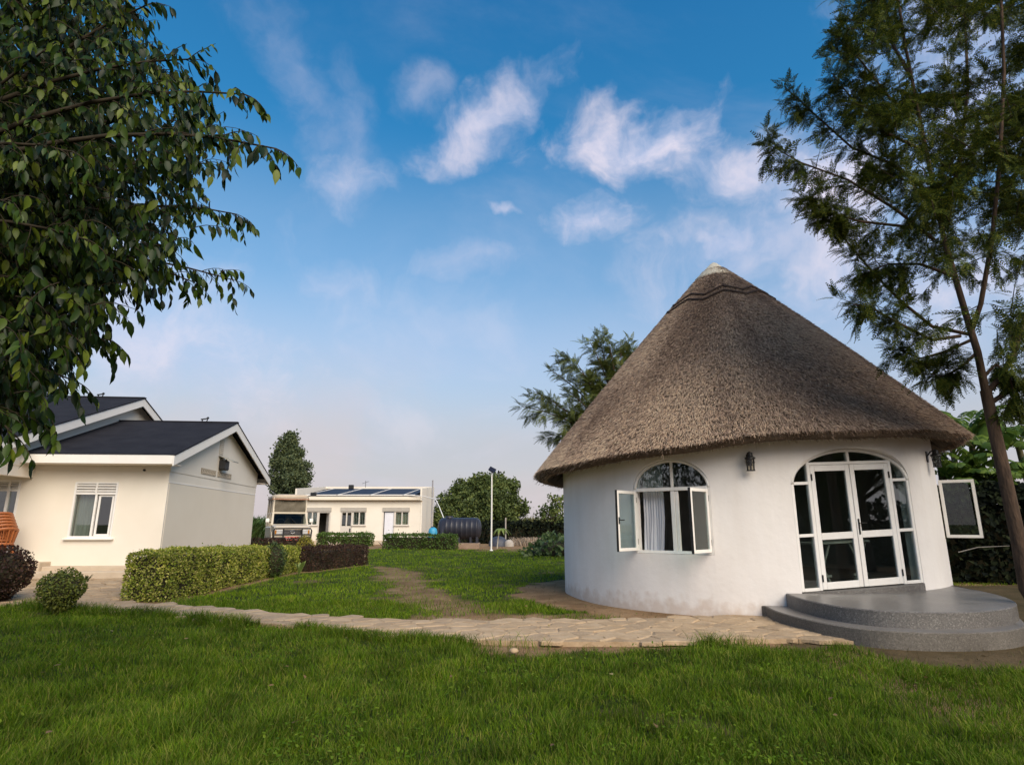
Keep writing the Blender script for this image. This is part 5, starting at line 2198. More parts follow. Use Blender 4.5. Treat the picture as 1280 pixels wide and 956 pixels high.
# ------------------------------------------------------------------ safari truck
def make_truck():
    pos = at(357, 690, 31.6)
    heading = math.atan2(-.90, .435)                 # nose direction in the xy plane
    rz = heading - pi / 2                           # local +y = nose
    r = empty("safari_truck", (pos[0], pos[1], .08), rz)
    tag(r, "white four-wheel-drive safari truck with raised canvas roof and black bull bar", "truck")
    M_BODY = mat("cream_car_paint", (.50, .43, .32), (.56, .49, .38), 3, .35, coat=.2)
    M_CANVAS = mat("faded_canvas", (.40, .33, .25), (.52, .44, .34), 4, .95, .4, 40)
    M_CANVD = mat("olive_canvas", (.10, .085, .06), (.15, .13, .095), 5, .95, .4, 40)
    M_TYRE = mat("tyre_rubber", (.018, .018, .018), (.035, .033, .03), 9, .9)
    M_CHROME = mat("chrome", (.55, .55, .55), (.65, .65, .65), 3, .15, metal=1)
    M_RED = mat("red_plate", (.50, .07, .05), (.56, .09, .07), 4, .5)
    M_LENS = mat("headlight_lens", (.62, .62, .60), (.72, .72, .70), 4, .1)
    M_AMBER = mat("amber_lens", (.55, .22, .03), (.6, .26, .04), 4, .2)
    W, zs = .88, 1.06
    b = lambda mb, nm, mt, par=r: mb.build(nm, mt, par, False)

    def shell(sections, smooth=False):
        """lofted body: sections = (y, halfwidth, z0, z1)"""
        m = MB()
        vs, fs = [], []
        for (y, w, z0, z1) in sections:
            e = .07
            vs += [(-w, y, z0), (w, y, z0), (w, y, z1 - e), (w - e, y, z1), (-w + e, y, z1), (-w, y, z1 - e)]
        n = len(sections)
        for i in range(n - 1):
            for k in range(6):
                a, c = 6 * i + k, 6 * i + (k + 1) % 6
                fs.append((a, a + 6, c + 6, c))
        fs += [tuple(range(6)), tuple(range(6 * (n - 1), 6 * n))[::-1]]
        return m.add(vs, fs, smooth)
    # local: nose at y = +2.3, tail at -2.6
    b(shell([(-2.6, W, .55, 1.32), (.85, W, .55, 1.32)]), "body", M_BODY)
    b(shell([(.852, W - .02, .58, 1.40), (1.2, W - .03, .60, 1.42), (2.05, W - .06, .62, 1.36), (2.2, W - .09, .64, 1.28)]), "bonnet", M_BODY)
    for s in (-1, 1):
        m = MB()
        for a in range(9):
            t = R(180 * a / 8)
            t2 = R(180 * (a + 1) / 8) if a < 8 else t
            if a < 8:
                m.bar((s * (W + .01), 1.45 + .52 * cos(t), .50 + .50 * sin(t)), (s * (W + .01), 1.45 + .52 * cos(t2), .50 + .50 * sin(t2)), .16, .05, (1, 0, 0))
        b(m, "wheel_arch", M_BODY)
        for y in (1.45, -1.7):
            m = MB()
            Mx = Matrix(((0, 0, s * 1.0, s * (W - .22)), (1, 0, 0, y), (0, 1, 0, .40), (0, 0, 0, 1)))
            m.lathe([(.22, 0), (.36, .0), (.40, .04), (.40, .20), (.36, .24), (.22, .24)], 22, (0, 0, 0), True, Mx)
            tyre = b(m, "wheel", M_TYRE)
            m = MB()
            m.lathe([(.001, .18), (.08, .19), (.20, .15), (.235, .22), (.235, .02)], 18, (0, 0, 0), True, Mx)
            b(m, "rim", M_CHROME, tyre)
    # cabin posts, windscreen
    zt = 1.98
    m = MB()
    for s in (-1, 1):
        m.bar((s * (W - .05), .86, 1.36), (s * (W - .10), .42, zt), .09, .09)
        m.bar((s * (W - .05), -.25, 1.32), (s * (W - .08), -.25, zt), .09, .09)
        m.bar((s * (W - .05), -2.55, 1.32), (s * (W - .08), -2.5, 2.75), .09, .07)
        m.bar((s * (W - .05), -1.4, 1.32), (s * (W - .08), -1.4, 2.75), .07, .07)
        m.bar((s * (W - .10), .42, zt), (s * (W - .10), .36, 2.75), .07, .07)
        m.bar((s * (W - .08), -.25, zt), (s * (W - .08), -.25, 2.75), .07, .07)
        m.bar((s * (W - .08), .42, zt), (s * (W - .08), -2.5, zt), .06, .05)
    m.bar((-(W - .10), .42, zt), (W - .10, .42, zt), .09, .08)
    m.bar((-(W - .06), .86, 1.40), (W - .06, .86, 1.40), .08, .06)
    b(m, "cabin_frame", M_BODY)
    m = MB()
    v = [(-(W - .10), .83, 1.43), (W - .10, .83, 1.43), (W - .15, .45, zt - .05), (-(W - .15), .45, zt - .05)]
    m.add(v + [(x, y - .008, z) for x, y, z in v], [(0, 1, 2, 3), (7, 6, 5, 4), (0, 4, 5, 1), (1, 5, 6, 2), (2, 6, 7, 3), (3, 7, 4, 0)])
    b(m, "windscreen", glass_mat("windscreen_glass", (.7, .75, .72), .012))
    m = MB()
    m.box((0, -.32, 1.55), (1.56, .05, .84), None, .02)  # added dark panel, blocks the bright view through the cab
    b(m, "added_cab_backing", M_CANVD)
    for s in (-1, 1):
        m = MB()
        m.bar((s * .3, .86, 1.46), (s * .05, .66, 1.72), .02, .012)
        b(m, "wiper", M_BLACK)
    # cab inside
    m = MB()
    for s in (-1, 1):
        m.box((s * .40, -.1, 1.35), (.52, .14, .95), None, .04)
    m.box((0, .58, 1.36), (1.5, .3, .14), None, .03)
    b(m, "seats_and_dashboard", mat("dark_upholstery", (.016, .015, .014), (.026, .024, .022), 5, .9, spec=.1))
    m = MB()
    m.tube([(.40 + .18 * cos(R(20 * k)), .40 - .05 * sin(R(20 * k)), 1.52 + .17 * sin(R(20 * k))) for k in range(19)], .014, 6, False)
    b(m, "steering_wheel", M_BLACK)
    # canvas: sagging front sheet, roof bag, dark side openings
    vs, fs = [], []
    for i in range(13):
        for j in range(9):
            u, t = i / 12, j / 8
            x = -(W - .13) + 2 * (W - .13) * u
            z = 2.02 + (2.66 - 2.02) * t
            y = .43 - .06 * t + .07 * sin(pi * t) * (.6 + .4 * sin(u * 11 + t * 4)) + .02 * sin(u * 23 + t * 9)
            vs.append((x, y, z))
    n0 = len(vs)
    vs += [(x, y - .012, z) for x, y, z in vs]
    for i in range(12):
        for j in range(8):
            a = i * 9 + j
            fs += [(a, a + 9, a + 10, a + 1), (a + n0, a + 1 + n0, a + 10 + n0, a + 9 + n0)]
    b(MB().add(vs, fs, True), "front_canvas", M_CANVD)
    m = MB()
    vs, fs = [], []
    ny, nx = 14, 16
    for i in range(ny + 1):
        for k in range(nx):
            y = .52 - 3.2 * i / ny
            a = 2 * pi * k / nx
            e = 1.0 if 0 < i < ny else .75
            x = (W + .02) * (abs(cos(a)) ** .5) * (1 if cos(a) > 0 else -1) * e
            z = 2.76 + .15 * (abs(sin(a)) ** .6) * (1 if sin(a) > 0 else -1) * e + .018 * sin(i * 2.3 + k)
            vs.append((x, y + .02 * sin(k * 2.1), z))
    for i in range(ny):
        for k in range(nx):
            fs.append((i * nx + k, i * nx + (k + 1) % nx, (i + 1) * nx + (k + 1) % nx, (i + 1) * nx + k)[::-1])
    fs += [tuple(range(nx)), tuple(range(ny * nx, (ny + 1) * nx))[::-1]]
    b(m.add(vs, fs, True), "canvas_roof", M_CANVAS)
    m = MB()
    m.tube([(-W - .01, .54, 2.66), (0, .56, 2.64), (W + .01, .54, 2.66)], .03, 6)
    b(m, "roof_rail", mat("rusty_rail", (.30, .15, .09), (.40, .22, .14), 8, .8))
    for s in (-1, 1):
        for (y0_, y1_) in ((-1.36, -.30), (-2.45, -1.44)):
            m = MB()
            m.prism([(y0_, 2.02), (y1_, 2.02), (y1_, 2.70), (y0_, 2.70)], -.012, .012, Matrix(((0, 0, 1, s * (W - .10)), (1, 0, 0, 0), (0, 1, 0, 0), (0, 0, 0, 1))))
            b(m, "side_window", M_CANVD)
        m = MB()
        m.prism([(-2.45, 1.36), (-.30, 1.36), (-.30, 1.94), (-2.45, 1.94)], -.004, .004, Matrix(((0, 0, 1, s * (W - .07)), (1, 0, 0, 0), (0, 1, 0, 0), (0, 0, 0, 1))))
        b(m, "side_pane", M_GLASS)
        m = MB()
        m.bar((s * (W - .04), .62, 1.50), (s * (W + .17), .66, 1.56), .03, .03)
        mi = b(m, "mirror", M_BLACK)
        m = MB()
        m.box((s * (W + .16), .66, 1.60), (.18, .09, .20), None, .03)
        b(m, "mirror_housing", M_TRIM, mi)
        m = MB()
        m.box((s * (W - .27), 2.205, 1.06), (.36, .06, .20), None, .02)
        hl = b(m, "headlight", M_LENS)
        m = MB()
        m.box((s * (W - .135), 2.21, 1.06), (.085, .07, .18), None, .015)
        b(m, "indicator", M_AMBER, hl)
    # grille with oval badge
    m = MB()
    m.box((0, 2.20, 1.06), (.86, .05, .22), None, .01)
    gr = b(m, "grille", M_BLACK)
    for k in range(3):
        m = MB()
        m.box((0, 2.232, .995 + k * .065), (.84, .014, .018))
        b(m, "grille_bar", M_CHROME, gr)
    m = MB()
    m.tube([(.10 * cos(R(24 * k)), 2.25, 1.06 + .065 * sin(R(24 * k))) for k in range(16)], .012, 6, False)
    m.bar((-.10, 2.25, 1.06), (.10, 2.25, 1.06), .02, .016)
    b(m, "badge", M_CHROME, gr)
    # bumper, bull bar, plate
    m = MB()
    m.box((0, 2.30, .72), (1.72, .18, .20), None, .03)
    b(m, "bumper", M_BLACK)
    m = MB()
    hb = 1.22
    m.tube([(-.84, 2.40, .80), (-.86, 2.42, 1.12), (-.80, 2.42, hb), (0, 2.43, hb + .01), (.80, 2.42, hb), (.86, 2.42, 1.12), (.84, 2.40, .80)], .035, 8)
    m.tube([(-.85, 2.42, .93), (.85, 2.42, .93)], .028, 8)
    for x in (-.42, .42):
        m.tube([(x, 2.41, .78), (x, 2.43, hb)], .03, 8)
    b(m, "bull_bar", M_BLACK)
    m = MB()
    m.box((.03, 2.47, .76), (.62, .02, .17), None, .008)
    pl = b(m, "number_plate", M_RED)
    m = MB()
    for k in range(7):
        if k == 3:
            continue
        m.box((-.21 + k * .08, 2.482, .76), (.045, .004, .09))
    m.build("plate_characters", M_TRIM, pl, False)
    pl.children[0]["kind"] = "stuff"


make_truck()


# ------------------------------------------------------------------ water tank, drum, lamp, sapling, ...
def make_tank():
    c0, c1 = at(547, 667, 41), at(602, 667, 41)
    y, zc = 41.0, 1.22
    rad = .70
    r = empty("water_tank", ((c0[0] + c1[0]) / 2, y, 0))
    tag(r, "big black ribbed plastic water tank lying on a concrete cradle", "water tank")
    M_TANK = mat("black_polythene", (.022, .022, .030), (.034, .034, .044), 3, .42)
    m = MB()
    L = c1[0] - c0[0]
    prof = [(.001, 0), (.30, .03), (.52, .10), (.64, .20), (rad, .34)]
    x = .34
    while x < L - .45:
        prof += [(rad, x), (rad, x + .22), (rad + .018, x + .24), (rad + .018, x + .29), (rad, x + .31)]
        x += .33
    prof += [(rad, L - .34), (.64, L - .20), (.52, L - .10), (.30, L - .03), (.001, L)]
    M = Matrix(((0, 0, 1, c0[0]), (1, 0, 0, y), (0, 1, 0, zc), (0, 0, 0, 1)))
    m.lathe(prof, 28, (0, 0, 0), True, M)
    m.build("tank_body", M_TANK, r)
    m = MB()
    m.lathe([(.001, .14), (.25, .13), (.27, .0)], 16, (c0[0] + .75, y, zc + rad - .02))
    m.build("manhole_lid", M_TANK, r)
    for fx in (.38, .5, .76, .9):
        m = MB()
        m.box((c0[0] + L * fx, y, .38), (.14, 1.0, .62), None, .02)
        m.build("cradle_leg", M_TANK, r)
    m = MB()
    m.box((c0[0] + L * .66, y - .1, .12), (L * .60, 1.7, .36), None, .03)
    m.build("concrete_base", mat("stained_concrete", (.22, .15, .10), (.33, .24, .17), 2, .95, .4, 20), r)
    p = at(566, 651, 41)
    q = empty("red_bucket", (p[0], 41, p[2] - .16))
    tag(q, "small reddish bucket sitting on top of the black water tank", "bucket")
    MB().lathe([(.001, 0), (.12, 0), (.16, .26), (.17, .28), (.15, .27), (.11, .02)], 14, (p[0], 41, p[2] - .13)).build("body", mat("red_plastic", (.36, .12, .07), (.42, .16, .10), 5, .6), q)
    MB().tube([(p[0] - .16, 41, p[2] + .14), (p[0] - .1, 41, p[2] + .26), (p[0] + .1, 41, p[2] + .26), (p[0] + .16, 41, p[2] + .14)], .01, 5).build("handle", M_BLACK, q)
    b = at(541, 664, 46)
    d = empty("blue_drum", (b[0], 46, 0))
    tag(d, "bright blue plastic drum half hidden behind the black tank", "drum")
    MB().lathe([(.001, 0), (.32, 0), (.34, .1), (.34, .45), (.355, .5), (.34, .55), (.34, .95), (.28, 1.18), (.13, 1.28), (.001, 1.29)], 20, (b[0], 46, 0)).build("body", mat("blue_plastic", (.03, .25, .42), (.05, .31, .48), 4, .45), d)
    MB().lathe([(.12, 1.27), (.12, 1.34), (.001, 1.35)], 14, (b[0], 46, 0)).build("lid", M_BLACK, d)


make_tank()


def make_lamp():
    b = gnd(614, 688)
    t = at(614, 589, b[1])
    r = empty("street_lamp", (b[0], b[1], 0))
    tag(r, "slim white solar lamp post standing on the lawn", "street lamp")
    MB().tube([(b[0], b[1], -.1), (b[0] + .01, b[1], 2.3), (b[0], b[1], t[2])], [.055, .048, .04], 10).build("pole", M_TRIM, r)
    MB().lathe([(.11, 0), (.11, .03), (.06, .05)], 12, (b[0], b[1], 0)).build("base_plate", M_TRIM, r)
    m = MB()
    M = Matrix.Translation((b[0] + .03, b[1], t[2] + .10)) @ Matrix.Rotation(R(28), 4, 'Y') @ Matrix.Rotation(R(38), 4, 'X')
    m.box((0, 0, 0), (.42, .42, .05), M, .01)
    m.build("solar_panel", M_SOLAR, r)
    m = MB()
    m.box((0, -.04, -.06), (.30, .22, .06), M, .01)
    m.build("lamp_head", M_BLACK, r)
    # sapling
    s = gnd(621, 685)
    q = empty("sapling", (s[0], s[1] + .5, 0))
    tag(q, "thin young sapling growing beside the white lamp post", "tree")
    top = at(626, 660, s[1] + .5)
    MB().tube([(s[0], s[1] + .5, -.05), (s[0] + .08, s[1] + .5, .7), (top[0], top[1], top[2])], [.045, .035, .02], 7).build("trunk", mat("pale_bark", (.36, .32, .25), (.46, .42, .34), 8, .9), q)
    rg = np.random.default_rng(77)
    for k in range(9):
        a = 2 * pi * k / 9 + .3
        l = rg.uniform(.45, .8)
        vs, fs = [], []
        for i in range(7):
            t_ = i / 6
            x = top[0] + cos(a) * l * t_
            y = top[1] + sin(a) * l * t_
            z = top[2] - .05 + .38 * t_ - .75 * t_ * t_
            w = .11 * sin(pi * min(1, .1 + .9 * t_))
            vs += [(x + sin(a) * w, y - cos(a) * w, z - .03), (x, y, z), (x - sin(a) * w, y + cos(a) * w, z - .03)]
        for i in range(6):
            c = 3 * i
            fs += [(c, c + 3, c + 4, c + 1), (c + 1, c + 4, c + 5, c + 2)]
        MB().add(vs, fs, True).build("leaf", M_PALE, q)
    # fence post and parked car roof far behind
    p = at(632, 668, 44)
    f = MB().tube([(p[0], 44, -.1), (p[0], 44, 1.95)], .05, 8).build("fence_post", M_CONC)
    tag(f, "pale wooden post standing before the dark boundary hedge", "post")
    # heap covered with a dark sheet beside it
    h = at(623, 670, 44)
    hh = empty("covered_heap", (h[0], 44, 0))
    tag(hh, "dark grey sheet thrown over a heap behind the white lamp post", "heap")
    MB().lathe([(.70, 0), (.68, .22), (.58, .45), (.40, .60), (.18, .68), (.001, .70)], 18, (h[0], 44, -.02)).build("sheet", mat("grey_sheet", (.03, .035, .05), (.06, .065, .085), 4, .5, .6, 6), hh)
    MB().lathe([(.35, 0), (.33, .25), (.2, .42), (.001, .48)], 10, (h[0] + .75, 43.6, -.02)).build("stone_weight", M_CONC, hh)
    # bird
    b = at(623.5, 590.5, 40)
    bd = empty("bird", tuple(b))
    tag(bd, "small dark bird flying just right of the lamp head", "bird")
    m = MB()
    m.lathe([(.001, -.14), (.03, -.10), (.05, -.02), (.045, .05), (.025, .10), (.03, .13), (.001, .17)], 10, (0, 0, 0), True, Matrix.Translation(tuple(b)) @ Matrix.Rotation(R(80), 4, 'Y'))
    for s in (-1, 1):
        m.add([(b[0] - .05, b[1], b[2]), (b[0] + .07, b[1], b[2]), (b[0] + .02, b[1] + s * .26, b[2] + .13), (b[0] - .06, b[1] + s * .30, b[2] + .10),
               (b[0] - .05, b[1], b[2] - .015), (b[0] + .07, b[1], b[2] - .015), (b[0] + .02, b[1] + s * .26, b[2] + .12), (b[0] - .06, b[1] + s * .30, b[2] + .09)],
              [(0, 1, 2, 3), (7, 6, 5, 4), (0, 4, 5, 1), (1, 5, 6, 2), (2, 6, 7, 3), (3, 7, 4, 0)])
    m.build("body", M_BLACK, bd)


make_lamp()

# ------------------------------------------------------------------ trees: templates
def fig_leaf():
    """drooping pointed leaf along +x, folded on its midrib"""
    xs = [0, .18, .42, .66, .84, 1.0]
    ws = [0, .14, .195, .16, .06, 0]
    v = []
    for x, w in zip(xs, ws):
        z = -.22 * x * x
        v += [(x, w, z + w * .28), (x, 0, z), (x, -w, z + w * .28)]
    v = np.array(v, float)
    f = []
    for i in range(5):
        a = 3 * i
        f += [(a, a + 1, a + 4), (a, a + 4, a + 3), (a + 1, a + 2, a + 5), (a + 1, a + 5, a + 4)]
    f = np.array([t for t in f])
    return v, [f]


def frond(pairs=9, lobes=4, seed=0, curve=.30):
    """feathery leaf along +x: rachis with narrow lobed leaflets"""
    rg = np.random.default_rng(seed)
    V, Fc = [], []
    for i in range(7):
        t = i / 6
        z = -curve * t * t
        V += [(t, .008 * (1 - t), z), (t, -.008 * (1 - t), z)]
    for i in range(6):
        a = 2 * i
        Fc += [(a, a + 1, a + 3), (a, a + 3, a + 2)]
    for i in range(pairs):
        t = .12 + .86 * i / (pairs - 1)
        z0 = -curve * t * t
        L = .34 * (1 - .75 * t ** 1.6) * (0.6 + .4 * min(1, t / .25)) * rg.uniform(.85, 1.1)
        for s in (-1, 1):
            ang = R(58 - 26 * t + rg.uniform(-6, 6))
            dx, dy = cos(ang), s * sin(ang)
            for k in range(lobes):
                u = .12 + .88 * k / lobes
                bx, by, bz = t + dx * L * u * .8, dy * L * u * .8, z0 - .10 * (L * u) - .02
                l2 = L * (.42 if k < lobes - 1 else .50) * (1 - .35 * u)
                a2 = ang + (R(26) if k % 2 else R(-26)) * (1 if k < lobes - 1 else 0)
                ex, ey = bx + cos(a2) * l2, by + s * sin(a2) * l2
                w = .050
                b = len(V)
                V += [(bx - w * sin(a2) * .6, by + w * cos(a2) * s * .6, bz), (bx + w * sin(a2) * .6, by - w * cos(a2) * s * .6, bz), (ex, ey, bz - .14 * l2 - .01)]
                Fc.append((b, b + 1, b + 2))
    return np.array(V, float), [np.array(Fc)]


FIG_V, FIG_F = fig_leaf()
FROND_V, FROND_F = frond()
M_FIG = leaf_mat("fig_leaves", [(.006, .014, .003), (.010, .022, .004), (.018, .040, .005), (.045, .080, .009), (.13, .165, .016)], .42, .28, None, .22)
M_FROND = leaf_mat("feathery_leaves", [(.018, .032, .007), (.030, .050, .010), (.048, .072, .012), (.085, .11, .015), (.17, .17, .02)], .6, .3, None, .1)
M_FROND2 = leaf_mat("feathery_leaves_far", [(.05, .075, .02), (.08, .11, .024), (.12, .145, .03), (.19, .19, .035)], .55, .25, None, .3)


def bez(p0, p1, sag, n=9, side=(0, 0, 0)):
    p0, p1 = np.array(p0, float), np.array(p1, float)
    out = []
    for i in range(n):
        t = i / (n - 1)
        out.append(p0 * (1 - t) + p1 * t + np.array([0, 0, 1.0]) * sag * 4 * t * (1 - t) + np.array(side) * sin(pi * t))
    return out


def place_leaves(root, name, stuff_name, V0, F0, M, T, S, material, mesh_smooth=False, limit=300, extra=None):
    """the leaves that show largest become parts, the rest one mass"""
    px, py, dep = project(T)
    size = np.where((px > -5) & (px < 1285) & (py > -5) & (py < 960) & (dep > .1), S / np.maximum(dep, .1), 0)
    order = np.argsort(-size)
    big = order[:limit]
    rest = order[limit:]
    me = np_mesh(name, V0, F0, material, mesh_smooth)
    inv = wmat(root).inverted()
    for i in big:
        o = bpy.data.objects.new(name, me)
        COL.objects.link(o)
        o.parent = root
        o.matrix_parent_inverse = inv
        m = np.eye(4)
        m[:3, :3] = M[i] * S[i]
        m[:3, 3] = T[i]
        o.matrix_basis = Matrix([[float(c) for c in row] for row in m])
    V, Fc = scatter(V0, F0, M[rest], T[rest], S[rest])
    tag(link(stuff_name, np_mesh(stuff_name, V, Fc, material, mesh_smooth), root), kind='stuff')


# ------------------------------------------------------------------ broad-leaved tree on the left
def make_fig():
    rg = np.random.default_rng(101)
    base = (-5.6, 3.0, 0)
    root = empty("fig_tree", base)
    tag(root, "dark broad-leaved tree with drooping glossy leaves overhanging from the left", "tree")
    crotch = np.array([-5.0, 3.6, 2.9])
    MB().tube([base, (-5.5, 3.1, .9), (-5.25, 3.35, 2.0), crotch, (-4.9, 3.8, 4.2), (-4.7, 4.1, 5.6)], [.24, .19, .16, .14, .10, .05], 12).build("trunk", M_BARK, root)
    ends = [(345, 186, 3.5), (305, 118, 3.6), (242, 74, 3.8), (185, 6, 4.0), (130, -60, 4.2), (296, 268, 5.2), (292, 350, 5.3), (240, 352, 5.0), (170, 345, 4.4),
            (128, 425, 4.2), (98, 478, 4.1), (62, 520, 3.9), (20, 545, 3.7), (60, 60, 3.5), (90, 190, 3.4), (110, 300, 3.6), (20, 420, 3.4), (170, 150, 4.2),
            (225, 215, 4.8), (10, 250, 3.3), (-40, 120, 3.4), (-60, 500, 3.6), (60, 400, 4.6), (-30, 330, 4.4), (262, 205, 4.9), (180, 262, 5.0)]
    tw = MB()
    Ts, Ds = [], []

    def twig(p, d, L, n):
        """thin drooping twig carrying leaves"""
        pts = [p]
        q = np.array(p)
        dd = np.array(d)
        m = 5
        for i in range(m):
            dd = norm(dd + np.array([0, 0, -.24]) + rg.normal(0, .08, 3))
            q = q + dd * L / m
            pts.append(q)
        tw.tube(pts, [.0045, .004, .0035, .003, .0024, .0016], 3, False)
        P = np.array(pts)
        for k in range(n):
            t = (k + rg.uniform(.2, .9)) / n * m
            i = min(int(t), m - 1)
            pos = P[i] + (P[i + 1] - P[i]) * (t - i)
            tang = norm(P[i + 1] - P[i])
            sd = norm(np.cross(tang, [0, 0, 1.0])) * (1 if k % 2 else -1)
            Ts.append(pos)
            Ds.append(norm(tang * .5 + sd * rg.uniform(.25, .75) + np.array([0, 0, -1.0]) * rg.uniform(.6, 1.7) + rg.normal(0, .16, 3)))
    for (px, py, dep) in ends:
        e = at(px, py, dep)
        L = np.linalg.norm(e - crotch)
        pts = bez(crotch + rg.normal(0, .05, 3), e, .12 * L, 10, rg.normal(0, .08, 3))
        MB().tube(pts, list(np.linspace(.032, .005, 10)), 6, False).build("branch", M_TWIG, root)
        n = int(L * 13)
        for k in range(n):
            t = .14 + .86 * (k + rg.random()) / n
            i = min(int(t * 9), 8)
            p = pts[i] + (pts[i + 1] - pts[i]) * (t * 9 - i)
            tang = norm(pts[i + 1] - pts[i])
            d = norm(tang * .9 + rg.normal(0, .55, 3) + np.array([0, 0, .12]))
            twig(p, d, rg.uniform(.22, .42) * (1.15 - .35 * t), int(rg.integers(6, 10)))
        twig(pts[-1], norm(pts[-1] - pts[-2]), .22, 6)
    # inner twigs fill the crown
    poly = [(-120, -120), (130, -120), (165, 25), (215, 95), (262, 140), (262, 190), (222, 235), (240, 290), (225, 322), (160, 330), (110, 392), (78, 440), (50, 480), (15, 515), (-120, 540)]
    n = 0
    while n < 3700:
        px, py = rg.uniform(-120, 270), rg.uniform(-120, 545)
        if not in_poly(np.array([px]), np.array([py]), poly)[0]:
            continue
        if px > 130 and rg.random() < .55:
            continue
        dep = rg.uniform(3.6, 6.4)
        twig(at(px, py, dep), norm(rg.normal(0, .6, 3) + np.array([.5, .1, .1])), rg.uniform(.2, .42), int(rg.integers(6, 10)))
        n += 1
    o = tw.build("twigs", M_TWIG, root)
    tag(o, kind='stuff')
    T, D_ = np.array(Ts), np.array(Ds)
    M = frames(D_, norm(rand_dirs(len(T), rg) + np.array([0, -.3, .9])))
    S = rg.uniform(.070, .125, len(T))
    place_leaves(root, "leaf", "foliage", FIG_V, FIG_F, M, T, S, M_FIG, True)


make_fig()


# ------------------------------------------------------------------ feathery trees
def frond_sprays(twigs, rg, lmin, lmax, per_m, T, D_, S, droop=.35, spread=.75):
    for pts in twigs:
        P = np.array(pts)
        seg = np.linalg.norm(np.diff(P, axis=0), axis=1)
        L = seg.sum()
        n = max(4, int(L * per_m))
        for k in range(n):
            t = (k + rg.random()) / n * (len(P) - 1)
            i = min(int(t), len(P) - 2)
            pos = P[i] + (P[i + 1] - P[i]) * (t - i)
            tang = norm(P[i + 1] - P[i])
            r = rg.normal(0, 1, 3)
            r -= tang * r.dot(tang)
            r = norm(r)
            T.append(pos)
            D_.append(norm(tang * rg.uniform(.35, .9) + r * spread + np.array([0, 0, -droop * rg.uniform(.3, 1.6)])))
            S.append(rg.uniform(lmin, lmax) * (1 - .25 * t / len(P)))
        for k in range(3):
            T.append(P[-1])
            D_.append(norm(norm(P[-1] - P[-2]) + rg.normal(0, .35, 3)))
            S.append(rg.uniform(lmin, lmax) * .8)


